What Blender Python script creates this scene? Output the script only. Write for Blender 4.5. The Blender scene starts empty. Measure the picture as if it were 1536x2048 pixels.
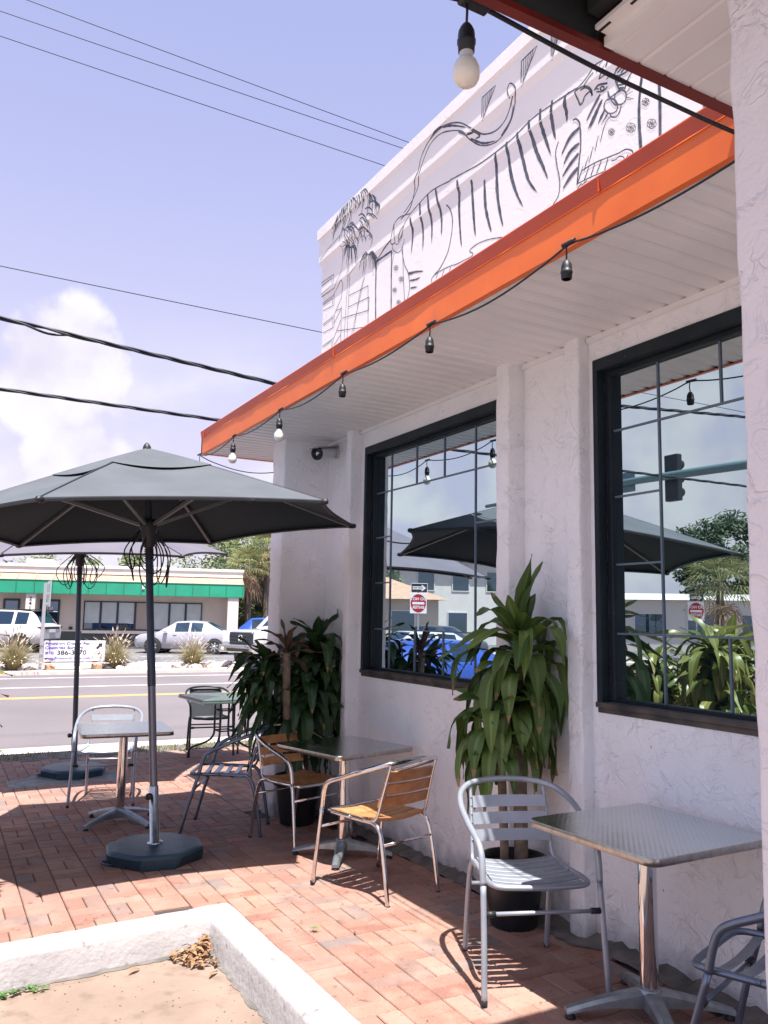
import bpy, math, random
from mathutils import Vector, Matrix, Euler
PI = math.pi
sc = bpy.context.scene
COL = sc.collection

# ------------------------------------------------------------------ helpers
def V(*a): return Vector(a)

class MB:
    """collects faces and builds ONE mesh object"""
    def __init__(s): s.v = []; s.f = []; s.mi = []; s.sm = []
    def add(s, vs, fs, m=0, smooth=False):
        b = len(s.v); s.v += [tuple(v) for v in vs]
        for f in fs: s.f.append(tuple(b + i for i in f)); s.mi.append(m); s.sm.append(smooth)
        return s
    def box(s, x0, x1, y0, y1, z0, z1, m=0, M=None):
        vs = [V(x, y, z) for z in (z0, z1) for y in (y0, y1) for x in (x0, x1)]
        if M is not None: vs = [M @ v for v in vs]
        return s.add(vs, [(0,2,3,1),(4,5,7,6),(0,1,5,4),(1,3,7,5),(3,2,6,7),(2,0,4,6)], m)
    def bbox(s, x0, x1, y0, y1, z0, z1, b=.004, m=0, M=None):
        """box with chamfered edges"""
        X=(x0,x1);Y=(y0,y1);Z=(z0,z1); vs=[]; idx={}
        for i in (0,1):
            for j in (0,1):
                for k in (0,1):
                    sx=b if i==0 else -b; sy=b if j==0 else -b; sz=b if k==0 else -b
                    for a,p in enumerate(((X[i],Y[j]+sy,Z[k]+sz),(X[i]+sx,Y[j],Z[k]+sz),(X[i]+sx,Y[j]+sy,Z[k]))):
                        idx[i,j,k,a]=len(vs); vs.append(V(*p))
        I=lambda i,j,k,a: idx[i,j,k,a]
        fs=[]
        for i in (0,1): fs.append([I(i,0,0,0),I(i,1,0,0),I(i,1,1,0),I(i,0,1,0)])
        for j in (0,1): fs.append([I(0,j,0,1),I(1,j,0,1),I(1,j,1,1),I(0,j,1,1)])
        for k in (0,1): fs.append([I(0,0,k,2),I(1,0,k,2),I(1,1,k,2),I(0,1,k,2)])
        for i in (0,1):
            for j in (0,1): fs.append([I(i,j,0,0),I(i,j,1,0),I(i,j,1,1),I(i,j,0,1)])
            for k in (0,1): fs.append([I(i,0,k,0),I(i,1,k,0),I(i,1,k,2),I(i,0,k,2)])
        for j in (0,1):
            for k in (0,1): fs.append([I(0,j,k,1),I(1,j,k,1),I(1,j,k,2),I(0,j,k,2)])
        for i in (0,1):
            for j in (0,1):
                for k in (0,1): fs.append([I(i,j,k,0),I(i,j,k,1),I(i,j,k,2)])
        c=V((x0+x1)/2,(y0+y1)/2,(z0+z1)/2)
        out=[]
        for f in fs:
            p=[vs[q] for q in f]; n=(p[1]-p[0]).cross(p[2]-p[0]); mid=sum(p,V(0,0,0))/len(p)
            out.append(f if n.dot(mid-c)>0 else f[::-1])
        if M is not None: vs=[M@v for v in vs]
        return s.add(vs,out,m)
    def tube(s, path, r, n=10, m=0, caps=True, closed=False):
        P=[Vector(p) for p in path]; N=len(P)
        R=r if isinstance(r,(list,tuple)) else [r]*N
        T=[]
        for i in range(N):
            if closed: t=P[(i+1)%N]-P[i-1]
            else: t=P[min(i+1,N-1)]-P[max(i-1,0)]
            T.append(t.normalized() if t.length>1e-9 else V(0,0,1))
        a=T[0].orthogonal().normalized(); vs=[]
        for i in range(N):
            a=(a-T[i]*a.dot(T[i]))
            a=a.normalized() if a.length>1e-6 else T[i].orthogonal().normalized()
            b=T[i].cross(a)
            for k in range(n):
                q=2*PI*k/n; vs.append(P[i]+(a*math.cos(q)+b*math.sin(q))*R[i])
        fs=[]
        for i in range(N if closed else N-1):
            j=(i+1)%N
            for k in range(n):
                l=(k+1)%n; fs.append((i*n+k,i*n+l,j*n+l,j*n+k))
        s.add(vs,fs,m,True)
        if caps and not closed:
            b=len(s.v)-len(vs)
            s.f.append(tuple(b+k for k in reversed(range(n)))); s.mi.append(m); s.sm.append(False)
            s.f.append(tuple(b+(N-1)*n+k for k in range(n))); s.mi.append(m); s.sm.append(False)
        return s
    def lathe(s, prof, n=20, m=0, c=(0,0,0), M=None, smooth=True):
        vs=[];fs=[]
        for r,z in prof:
            for k in range(n):
                q=2*PI*k/n; vs.append(V(c[0]+r*math.cos(q),c[1]+r*math.sin(q),c[2]+z))
        for i in range(len(prof)-1):
            for k in range(n):
                l=(k+1)%n; fs.append((i*n+k,i*n+l,(i+1)*n+l,(i+1)*n+k))
        if M is not None: vs=[M@v for v in vs]
        return s.add(vs,fs,m,smooth)
    def prism(s, poly, z0, z1, m=0, M=None):
        n=len(poly)
        vs=[V(x,y,z0) for x,y in poly]+[V(x,y,z1) for x,y in poly]
        if M is not None: vs=[M@v for v in vs]
        fs=[tuple(reversed(range(n))),tuple(range(n,2*n))]+[(i,(i+1)%n,n+(i+1)%n,n+i) for i in range(n)]
        return s.add(vs,fs,m)
    def quad(s,a,b,c,d,m=0): return s.add([a,b,c,d],[(0,1,2,3)],m)
    def strip(s, rows, m=0, smooth=True, closed=False):
        n=len(rows[0]); vs=[p for r in rows for p in r]
        fs=[(i*n+k,i*n+k+1,(i+1)*n+k+1,(i+1)*n+k) for i in range(len(rows)-1) for k in range(n-1)]
        if closed: fs+=[(i*n+n-1,i*n,(i+1)*n,(i+1)*n+n-1) for i in range(len(rows)-1)]
        return s.add(vs,fs,m,smooth)
    def build(s, name, mats, parent=None, world=False):
        me=bpy.data.meshes.new(name)
        off=parent.location.copy() if (world and parent is not None) else V(0,0,0)
        me.from_pydata([Vector(v)-off for v in s.v],[],s.f)
        if not isinstance(mats,(list,tuple)): mats=[mats]
        for m in mats: me.materials.append(m)
        me.polygons.foreach_set('material_index',s.mi)
        me.polygons.foreach_set('use_smooth',s.sm)
        me.update()
        o=bpy.data.objects.new(name,me); COL.objects.link(o)
        if parent is not None: o.parent=parent
        return o

def tag(o,label=None,cat=None,group=None,kind=None):
    if label: o['label']=label
    if cat: o['category']=cat
    if group: o['group']=group
    if kind: o['kind']=kind
    return o
def thing(name,label,cat,loc=(0,0,0),rz=0,group=None):
    o=bpy.data.objects.new(name,None); o.empty_display_size=.1; COL.objects.link(o)
    o.location=loc; o.rotation_euler=(0,0,rz); return tag(o,label,cat,group)
def kids(o): return [c for c in bpy.data.objects if c.parent is o]
def copy_tree(o,parent=None):
    c=o.copy(); COL.objects.link(c)
    if parent is not None: c.parent=parent
    for ch in kids(o): copy_tree(ch,c)
    return c
def smooth(pts,n=6,closed=False):
    P=[Vector(p) for p in pts]; out=[]; N=len(P)
    for i in range(N if closed else N-1):
        if closed: a,b,c,d=P[i-1],P[i],P[(i+1)%N],P[(i+2)%N]
        else: a,b,c,d=P[max(i-1,0)],P[i],P[i+1],P[min(i+2,N-1)]
        for k in range(n):
            t=k/n
            out.append(.5*((2*b)+(c-a)*t+(2*a-5*b+4*c-d)*t*t+(3*b-a-3*c+d)*t**3))
    if not closed: out.append(P[-1])
    return out
def text(name,s,size,mat,parent,M,ext=.002,align='CENTER',bold=0.0,sx=1.0):
    cu=bpy.data.curves.new(name,'FONT'); cu.body=s; cu.size=size; cu.extrude=ext; cu.align_x=align; cu.align_y='CENTER'; cu.offset=bold
    t=bpy.data.objects.new(name+'_tmp',cu); COL.objects.link(t)
    dg=bpy.context.evaluated_depsgraph_get()
    me=bpy.data.meshes.new_from_object(t.evaluated_get(dg)); me.name=name
    bpy.data.objects.remove(t); 
    me.materials.clear(); me.materials.append(mat)
    for v in me.vertices: v.co=M@Vector((v.co.x*sx,v.co.y,v.co.z))
    o=bpy.data.objects.new(name,me); COL.objects.link(o); o.parent=parent
    return o

# ------------------------------------------------------------------ materials
def nt(name):
    m=bpy.data.materials.new(name); m.use_nodes=True; t=m.node_tree
    return m,t,t.nodes['Principled BSDF'],t.nodes,t.links
def rgb(c): return (c[0],c[1],c[2],1)
def mat(name,c,rough=.5,metal=0,c2=None,nscale=5,detail=4,ramp=(.35,.65),bump=0,bscale=40,bdist=.003,rand=0,spec=.5,coat=0,c3=None,n3=60,r3=(.6,.75),rvar=0,aniso=0):
    """principled surface; c/c2 mixed by noise, c3 = speckle or stain, rand = per piece brightness"""
    m,t,b,N,L=nt(name)
    tc=N.new('ShaderNodeTexCoord')
    b.inputs['Roughness'].default_value=rough; b.inputs['Metallic'].default_value=metal
    b.inputs['Specular IOR Level'].default_value=spec; b.inputs['Coat Weight'].default_value=coat
    b.inputs['Base Color'].default_value=rgb(c); cur=None
    def noise(sc_,d):
        n=N.new('ShaderNodeTexNoise'); n.inputs['Scale'].default_value=sc_; n.inputs['Detail'].default_value=d; L.new(tc.outputs['Object'],n.inputs['Vector']); return n
    def mix(fac,a,bc,blend='MIX'):
        x=N.new('ShaderNodeMix'); x.data_type='RGBA'; x.blend_type=blend
        if isinstance(fac,float): x.inputs[0].default_value=fac
        else: L.new(fac,x.inputs[0])
        for s_,q in ((6,a),(7,bc)):
            if isinstance(q,tuple): x.inputs[s_].default_value=rgb(q)
            else: L.new(q,x.inputs[s_])
        return x.outputs[2]
    def rampn(src,r):
        x=N.new('ShaderNodeValToRGB'); x.color_ramp.elements[0].position=r[0]; x.color_ramp.elements[1].position=r[1]; L.new(src,x.inputs[0]); return x.outputs[0]
    if c2 is not None:
        n=noise(nscale,detail); cur=mix(rampn(n.outputs['Fac'],ramp),c,c2)
    if c3 is not None:
        n=noise(n3,5); cur=mix(rampn(n.outputs['Fac'],r3),cur if cur is not None else c,c3)
    if rand:
        g=N.new('ShaderNodeNewGeometry'); mr=N.new('ShaderNodeMapRange'); mr.inputs[3].default_value=1-rand; mr.inputs[4].default_value=1+rand
        L.new(g.outputs['Random Per Island'],mr.inputs[0])
        hs=N.new('ShaderNodeHueSaturation'); L.new(mr.outputs[0],hs.inputs['Value'])
        if cur is None: hs.inputs['Color'].default_value=rgb(c)
        else: L.new(cur,hs.inputs['Color'])
        cur=hs.outputs[0]
    if cur is not None: L.new(cur,b.inputs['Base Color'])
    if rvar:
        n=noise(bscale*.3 if bump else 8,4); mr=N.new('ShaderNodeMapRange'); mr.inputs[3].default_value=max(0,rough-rvar); mr.inputs[4].default_value=rough+rvar
        L.new(n.outputs['Fac'],mr.inputs[0]); L.new(mr.outputs[0],b.inputs['Roughness'])
    if bump:
        n=noise(bscale,5); bp=N.new('ShaderNodeBump'); bp.inputs['Strength'].default_value=bump; bp.inputs['Distance'].default_value=bdist
        L.new(n.outputs['Fac'],bp.inputs['Height']); L.new(bp.outputs[0],b.inputs['Normal'])
    return m

def stucco(name,c,c2,amount=1.0,stain=None):
    m,t,b,N,L=nt(name)
    tc=N.new('ShaderNodeTexCoord')
    def noise(s_,d,dist=0,vec=None):
        n=N.new('ShaderNodeTexNoise'); n.inputs['Scale'].default_value=s_; n.inputs['Detail'].default_value=d; n.inputs['Distortion'].default_value=dist
        L.new(vec or tc.outputs['Object'],n.inputs['Vector']); return n.outputs['Fac']
    def ramp(src,*st):
        x=N.new('ShaderNodeValToRGB'); e=x.color_ramp.elements
        while len(e)<len(st): e.new(.5)
        for q,(p,v) in zip(e,st): q.position=p; q.color=(v,v,v,1)
        L.new(src,x.inputs[0]); return x.outputs[0]
    # knock-down texture: flat islands with broken wiggly ridges
    a=noise(11,4,.9); ridge=ramp(a,(.42,0),(.505,.42),(.53,.12),(.60,.22))
    brk=ramp(noise(7,3,.3),(.34,.1),(.62,1))
    mu=N.new('ShaderNodeMath'); mu.operation='MULTIPLY'; L.new(ridge,mu.inputs[0]); L.new(brk,mu.inputs[1])
    fine=noise(70,4); mu2=N.new('ShaderNodeMath'); mu2.operation='MULTIPLY_ADD'; L.new(fine,mu2.inputs[0]); mu2.inputs[1].default_value=.30; L.new(mu.outputs[0],mu2.inputs[2])
    mid=noise(16,3,.8); mu3=N.new('ShaderNodeMath'); mu3.operation='MULTIPLY_ADD'; L.new(mid,mu3.inputs[0]); mu3.inputs[1].default_value=.35; L.new(mu2.outputs[0],mu3.inputs[2])
    bp=N.new('ShaderNodeBump'); bp.inputs['Strength'].default_value=min(1,1.0*amount); bp.inputs['Distance'].default_value=.0105*amount
    L.new(mu3.outputs[0],bp.inputs['Height']); L.new(bp.outputs[0],b.inputs['Normal'])
    mx=N.new('ShaderNodeMix'); mx.data_type='RGBA'; mx.inputs[6].default_value=rgb(c); mx.inputs[7].default_value=rgb(c2)
    L.new(ramp(noise(1.3,5),(.4,0),(.75,1)),mx.inputs[0])
    cur=mx.outputs[2]
    if stain:
        # splash-back dirt along the foot of the wall, broken up by noise
        sp=N.new('ShaderNodeSeparateXYZ'); L.new(tc.outputs['Object'],sp.inputs[0])
        ad=N.new('ShaderNodeMath'); ad.operation='MULTIPLY_ADD'; L.new(noise(9,5),ad.inputs[0]); ad.inputs[1].default_value=.28; L.new(sp.outputs['Z'],ad.inputs[2])
        mr=N.new('ShaderNodeMapRange'); mr.inputs[1].default_value=.1; mr.inputs[2].default_value=.3; mr.inputs[3].default_value=.75; mr.inputs[4].default_value=0
        L.new(ad.outputs[0],mr.inputs[0])
        m2=N.new('ShaderNodeMix'); m2.data_type='RGBA'; L.new(mr.outputs[0],m2.inputs[0]); L.new(cur,m2.inputs[6]); m2.inputs[7].default_value=rgb(stain); cur=m2.outputs[2]
        # scattered chips and scuffs
        m3=N.new('ShaderNodeMix'); m3.data_type='RGBA'; L.new(ramp(noise(34,4,.4),(.715,0),(.735,1)),m3.inputs[0]); L.new(cur,m3.inputs[6]); m3.inputs[7].default_value=rgb([q*.45 for q in c]); cur=m3.outputs[2]
    L.new(cur,b.inputs['Base Color']); b.inputs['Roughness'].default_value=.8; b.inputs['Specular IOR Level'].default_value=.3
    return m

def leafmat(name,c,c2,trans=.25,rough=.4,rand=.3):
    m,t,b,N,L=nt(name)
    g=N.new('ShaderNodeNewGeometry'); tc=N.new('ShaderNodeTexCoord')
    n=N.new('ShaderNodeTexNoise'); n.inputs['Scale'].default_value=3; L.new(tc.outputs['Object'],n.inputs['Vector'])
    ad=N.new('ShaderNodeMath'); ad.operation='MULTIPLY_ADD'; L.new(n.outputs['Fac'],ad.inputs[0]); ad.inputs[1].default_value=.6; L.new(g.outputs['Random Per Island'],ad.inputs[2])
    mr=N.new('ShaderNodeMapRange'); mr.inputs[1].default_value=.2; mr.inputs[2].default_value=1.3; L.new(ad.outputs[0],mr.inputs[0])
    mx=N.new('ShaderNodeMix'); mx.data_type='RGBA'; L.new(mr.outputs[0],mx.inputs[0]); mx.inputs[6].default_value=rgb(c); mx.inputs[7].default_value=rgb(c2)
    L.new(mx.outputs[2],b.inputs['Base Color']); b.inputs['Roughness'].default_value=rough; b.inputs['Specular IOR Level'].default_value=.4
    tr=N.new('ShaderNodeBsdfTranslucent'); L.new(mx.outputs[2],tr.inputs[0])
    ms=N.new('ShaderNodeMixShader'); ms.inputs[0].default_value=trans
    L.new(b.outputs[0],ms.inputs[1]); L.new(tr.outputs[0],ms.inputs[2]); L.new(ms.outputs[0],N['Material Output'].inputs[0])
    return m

def glassmat(name,dark=(.004,.017,.024),tint=(.76,.89,.93),lo=.56,hi=.92,wob=.0):
    """tinted window film: dark inside, strong mirror reflection growing at grazing angles"""
    m,t,b,N,L=nt(name); N.remove(b)
    d=N.new('ShaderNodeBsdfDiffuse'); d.inputs[0].default_value=rgb(dark)
    g=N.new('ShaderNodeBsdfGlossy'); g.inputs['Color'].default_value=rgb(tint); g.inputs['Roughness'].default_value=.0
    lw=N.new('ShaderNodeLayerWeight'); lw.inputs[0].default_value=.5
    mr=N.new('ShaderNodeMapRange'); mr.inputs[3].default_value=lo; mr.inputs[4].default_value=hi; L.new(lw.outputs['Facing'],mr.inputs[0])
    ms=N.new('ShaderNodeMixShader'); L.new(mr.outputs[0],ms.inputs[0]); L.new(d.outputs[0],ms.inputs[1]); L.new(g.outputs[0],ms.inputs[2]); L.new(ms.outputs[0],N['Material Output'].inputs[0])
    if wob:
        tc=N.new('ShaderNodeTexCoord'); n=N.new('ShaderNodeTexNoise'); n.inputs['Scale'].default_value=1.6; n.inputs['Detail'].default_value=1; L.new(tc.outputs['Object'],n.inputs['Vector'])
        bp=N.new('ShaderNodeBump'); bp.inputs['Strength'].default_value=wob; bp.inputs['Distance'].default_value=.01; L.new(n.outputs['Fac'],bp.inputs['Height']); L.new(bp.outputs[0],g.inputs['Normal'])
    return m

def swirl(name):
    """stainless table skin with machine-turned discs"""
    m,t,b,N,L=nt(name)
    tc=N.new('ShaderNodeTexCoord'); mp=N.new('ShaderNodeMapping'); mp.inputs['Scale'].default_value=(38,38,38); L.new(tc.outputs['Object'],mp.inputs[0])
    fr=N.new('ShaderNodeVectorMath'); fr.operation='FRACTION'; L.new(mp.outputs[0],fr.inputs[0])
    su=N.new('ShaderNodeVectorMath'); su.operation='SUBTRACT'; L.new(fr.outputs[0],su.inputs[0]); su.inputs[1].default_value=(.5,.5,.5)
    sp=N.new('ShaderNodeSeparateXYZ'); L.new(su.outputs[0],sp.inputs[0])
    cb=N.new('ShaderNodeCombineXYZ'); L.new(sp.outputs[0],cb.inputs[0]); L.new(sp.outputs[1],cb.inputs[1])
    ln=N.new('ShaderNodeVectorMath'); ln.operation='LENGTH'; L.new(cb.outputs[0],ln.inputs[0])
    w=N.new('ShaderNodeMath'); w.operation='SINE'; mu=N.new('ShaderNodeMath'); mu.operation='MULTIPLY'; mu.inputs[1].default_value=34; L.new(ln.outputs['Value'],mu.inputs[0]); L.new(mu.outputs[0],w.inputs[0])
    ad=N.new('ShaderNodeMath'); ad.operation='MULTIPLY_ADD'; L.new(ln.outputs['Value'],ad.inputs[0]); ad.inputs[1].default_value=2.2; L.new(w.outputs[0],ad.inputs[2])
    bp=N.new('ShaderNodeBump'); bp.inputs['Strength'].default_value=.13; bp.inputs['Distance'].default_value=.0012; L.new(ad.outputs[0],bp.inputs['Height']); L.new(bp.outputs[0],b.inputs['Normal'])
    n=N.new('ShaderNodeTexNoise'); n.inputs['Scale'].default_value=9; n.inputs['Detail'].default_value=5; L.new(tc.outputs['Object'],n.inputs['Vector'])
    mr=N.new('ShaderNodeMapRange'); mr.inputs[3].default_value=.06; mr.inputs[4].default_value=.26; L.new(n.outputs['Fac'],mr.inputs[0]); L.new(mr.outputs[0],b.inputs['Roughness'])
    b.inputs['Base Color'].default_value=(.66,.70,.70,1); b.inputs['Metallic'].default_value=1
    return m

WHITE=(.85,.86,.88)
m_wall=stucco('white_stucco',WHITE,(.80,.81,.83),1.0,stain=(.16,.15,.15))
m_parapet=stucco('parapet_stucco',(.86,.85,.84),(.81,.80,.80),.35)
m_pillar=stucco('pillar_stucco',(.82,.79,.80),(.75,.72,.74),.9)
m_orange=mat('orange_paint',(.88,.185,.025),.45,c2=(.78,.145,.02),nscale=3,c3=(.70,.16,.05),n3=9,r3=(.58,.8),bump=.10,bscale=5,bdist=.01)
m_flash=mat('red_flashing_paint',(.56,.075,.02),.45,c2=(.50,.065,.018),nscale=4)
m_soffit=mat('soffit_white',(.83,.83,.84),.45,c2=(.76,.76,.77),nscale=2.5)
m_dark=mat('dark_frame',(.008,.015,.021),.5,spec=.25,c2=(.014,.022,.03),nscale=6,c3=(.10,.10,.10),n3=45,r3=(.7,.76),bump=.2,bscale=30)
m_sill=mat('weathered_sill',(.022,.022,.024),.6,c2=(.085,.07,.06),nscale=7,bump=.4,bscale=40)
m_muntin=mat('muntin_bar',(.10,.15,.20),.4)
m_glass=glassmat('tinted_window',wob=.012)
m_paint=mat('mural_paint',(.045,.058,.088),.7,c2=(.12,.135,.165),nscale=30)
m_black=mat('black_rubber',(.012,.014,.018),.5)
m_cable=mat('black_cable',(.012,.015,.02),.45)
m_bulb=mat('frosted_bulb',(.78,.76,.68),.18,coat=.4)
m_bulbneck=mat('bulb_collar',(.62,.63,.65),.35)
m_alu=mat('brushed_aluminium',(.62,.64,.66),.26,1,c2=(.52,.54,.57),nscale=20,rvar=.07)
m_chrome=mat('polished_steel',(.72,.73,.74),.08,1,rvar=.04)
m_grey=mat('grey_powder_coat',(.37,.40,.45),.36,.45,c2=(.32,.35,.40),nscale=12)
m_slate=mat('blue_grey_metal',(.19,.23,.30),.30,.7,c2=(.14,.175,.24),nscale=9,rvar=.08)
m_bluealu=mat('worn_aluminium',(.34,.39,.45),.33,.8,c2=(.27,.31,.37),nscale=12,rvar=.08)
m_wood=mat('teak_slat',(.54,.275,.115),.42,c2=(.41,.19,.075),nscale=14,c3=(.31,.13,.05),n3=70,r3=(.55,.8),rand=.14,bump=.1,bscale=90)
m_cast=mat('cast_aluminium',(.36,.40,.42),.42,.8,c2=(.25,.28,.30),nscale=18,bump=.15,bscale=60)
m_swirl=swirl('machine_turned_steel')
m_band=mat('table_edge_band',(.50,.48,.45),.30,1,c2=(.38,.36,.33),nscale=40,bump=.25,bscale=60)
def shaded_canvas(name,c,c2,inside):  # underside shade put into the colour: back faces turn near black
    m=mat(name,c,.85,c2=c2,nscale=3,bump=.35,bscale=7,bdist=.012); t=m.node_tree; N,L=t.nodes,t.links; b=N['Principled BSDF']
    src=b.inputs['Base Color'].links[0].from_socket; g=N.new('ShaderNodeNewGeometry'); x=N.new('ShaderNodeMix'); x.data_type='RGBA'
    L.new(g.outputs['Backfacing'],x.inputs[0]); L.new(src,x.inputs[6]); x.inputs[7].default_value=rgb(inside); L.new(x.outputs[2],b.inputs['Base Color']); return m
m_canvas=shaded_canvas('grey_canvas',(.064,.074,.086),(.08,.09,.104),(.007,.017,.027))
m_canvas2=shaded_canvas('faded_grey_canvas',(.125,.115,.145),(.105,.098,.125),(.018,.028,.055))
m_pole=mat('umbrella_pole',(.045,.06,.085),.35,.3)
m_rib=mat('umbrella_rib',(.16,.17,.18),.4,.4)
m_base=mat('umbrella_base_plastic',(.014,.042,.068),.45,c2=(.024,.056,.085),nscale=10,c3=(.08,.10,.12),n3=26,r3=(.66,.8),bump=.15,bscale=120)
m_pot=mat('black_plastic_pot',(.008,.012,.016),.38,c2=(.016,.02,.024),nscale=12)
m_soil=mat('potting_soil',(.03,.02,.014),.95,bump=.8,bscale=60,bdist=.01)
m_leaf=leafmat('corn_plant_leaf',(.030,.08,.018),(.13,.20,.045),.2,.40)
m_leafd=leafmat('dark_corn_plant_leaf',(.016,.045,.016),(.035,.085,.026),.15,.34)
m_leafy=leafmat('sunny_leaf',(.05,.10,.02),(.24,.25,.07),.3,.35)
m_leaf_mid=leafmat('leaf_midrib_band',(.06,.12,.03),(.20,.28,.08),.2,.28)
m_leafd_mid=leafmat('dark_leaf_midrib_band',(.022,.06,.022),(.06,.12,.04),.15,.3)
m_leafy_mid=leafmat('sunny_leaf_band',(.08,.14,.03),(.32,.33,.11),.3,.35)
m_leaftip=leafmat('brown_leaf_tip',(.16,.09,.04),(.36,.25,.12),.15,.6)
m_cane=mat('plant_cane',(.26,.20,.15),.85,c2=(.15,.115,.085),nscale=18,bump=.6,bscale=55)
m_concrete=mat('concrete_slab',(.255,.185,.145),.85,c2=(.215,.155,.12),nscale=4,c3=(.135,.095,.072),n3=9,r3=(.54,.8),bump=.6,bscale=75,bdist=.006)
m_kerb=mat('white_kerb_paint',(.385,.365,.36),.8,c2=(.325,.305,.305),nscale=5,c3=(.19,.18,.175),n3=18,r3=(.62,.74),bump=.6,bscale=38,bdist=.008)
m_sand=mat('joint_sand',(.085,.062,.055),.95,c2=(.05,.04,.036),nscale=9)
m_grout=mat('dirty_mortar_edge',(.17,.15,.14),.9,c2=(.09,.085,.075),nscale=11,bump=.8,bscale=40,bdist=.01)
m_asphalt=mat('asphalt',(.145,.126,.132),.85,c2=(.118,.104,.11),nscale=.35,detail=6,c3=(.20,.175,.175),n3=70,r3=(.58,.72),bump=.3,bscale=110)
m_lot=mat('parking_asphalt',(.105,.105,.115),.85,c2=(.15,.145,.15),nscale=.6,bump=.2,bscale=90)
m_line=mat('white_road_paint',(.70,.69,.68),.7,c2=(.5,.48,.47),nscale=4)
m_yel=mat('yellow_road_paint',(.66,.40,.10),.7,c2=(.50,.31,.10),nscale=5)
m_walk=mat('pale_concrete',(.60,.52,.48),.8,c2=(.50,.43,.39),nscale=3)
m_grass=leafmat('lawn_grass',(.10,.13,.03),(.34,.31,.13),.2,.7)
m_straw=leafmat('straw_grass',(.15,.15,.05),(.42,.35,.21),.25,.7)
m_stone=mat('white_stone',(.70,.64,.58),.85,c2=(.52,.46,.42),nscale=5,rand=.12,bump=.5,bscale=12,bdist=.03)
m_dry=leafmat('dry_leaf',(.13,.06,.028),(.40,.24,.13),.15,.7)
m_weed=leafmat('weed_leaf',(.04,.11,.02),(.12,.24,.06),.2,.5)
m_tile=mat('pale_pad',(.26,.26,.25),.85,c2=(.16,.17,.16),nscale=12,bump=.4,bscale=60)
m_wire=mat('power_cable',(.012,.016,.028),.5)
def brickmat():
    m,t,b,N,L=nt('clay_pavers')
    tc=N.new('ShaderNodeTexCoord'); g=N.new('ShaderNodeNewGeometry')
    r=N.new('ShaderNodeValToRGB'); e=r.color_ramp.elements
    cols=[(0,(.24,.115,.085)),(.22,(.32,.175,.13)),(.42,(.225,.11,.083)),(.6,(.34,.205,.16)),(.74,(.275,.148,.112)),(.86,(.205,.138,.118)),(.95,(.185,.15,.142)),(1,(.29,.155,.115))]
    while len(e)<len(cols): e.new(.5)
    for q,(p,c) in zip(e,cols): q.position=p; q.color=rgb(c)
    L.new(g.outputs['Random Per Island'],r.inputs[0])
    def noise(s_,d):
        n=N.new('ShaderNodeTexNoise'); n.inputs['Scale'].default_value=s_; n.inputs['Detail'].default_value=d; L.new(tc.outputs['Object'],n.inputs['Vector']); return n.outputs['Fac']
    def ovl(cur,src,lo,hi,col,amt):
        x=N.new('ShaderNodeMapRange'); x.inputs[1].default_value=lo; x.inputs[2].default_value=hi; x.inputs[4].default_value=amt; L.new(src,x.inputs[0])
        mx=N.new('ShaderNodeMix'); mx.data_type='RGBA'; L.new(x.outputs[0],mx.inputs[0]); L.new(cur,mx.inputs[6]); mx.inputs[7].default_value=rgb(col); return mx.outputs[2]
    cur=ovl(r.outputs[0],noise(7,5),.45,.72,(.36,.25,.20),.6)
    cur=ovl(cur,noise(160,3),.58,.75,(.52,.36,.285),.5)
    cur=ovl(cur,noise(45,4),.60,.72,(.24,.12,.085),.5)
    cur=ovl(cur,noise(1.1,4),.45,.7,(.27,.17,.145),.5); cur=ovl(cur,noise(22,6),.62,.70,(.10,.065,.055),.6)
    L.new(cur,b.inputs['Base Color']); b.inputs['Roughness'].default_value=.85; b.inputs['Specular IOR Level'].default_value=.25
    bp=N.new('ShaderNodeBump'); bp.inputs['Strength'].default_value=.35; bp.inputs['Distance'].default_value=.003; L.new(noise(90,5),bp.inputs['Height']); L.new(bp.outputs[0],b.inputs['Normal'])
    return m
m_brick=brickmat()

def gh(y): return 0.0 if y<3 else -.02*(y-3)

# ------------------------------------------------------------------ camera, light, sky
cam=bpy.data.cameras.new('camera'); camo=bpy.data.objects.new('camera',cam); COL.objects.link(camo); sc.camera=camo
yaw,pitch,roll=math.radians(28.846),math.radians(7.2922),math.radians(1.0348)
fw=V(math.sin(yaw)*math.cos(pitch),math.cos(yaw)*math.cos(pitch),math.sin(pitch)); rt=V(math.cos(yaw),-math.sin(yaw),0); up=rt.cross(fw)
r2=rt*math.cos(roll)+up*math.sin(roll); u2=-rt*math.sin(roll)+up*math.cos(roll)
M=Matrix((r2,u2,-fw)).transposed().to_4x4(); M.translation=V(0,0,1.53); camo.matrix_world=M
cam.sensor_fit='HORIZONTAL'; cam.sensor_width=36; cam.lens=36*1643.28/1536; cam.clip_start=.05; cam.clip_end=2000

SUN=V(-.107,-.36,1).normalized()
sl=bpy.data.lights.new('sun','SUN'); sl.energy=5.0; sl.angle=math.radians(.5); sl.color=(1,.955,.91)
so=bpy.data.objects.new('sun',sl); COL.objects.link(so); so.rotation_euler=(-SUN).to_track_quat('-Z','Y').to_euler(); so.location=(0,0,30)

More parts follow.
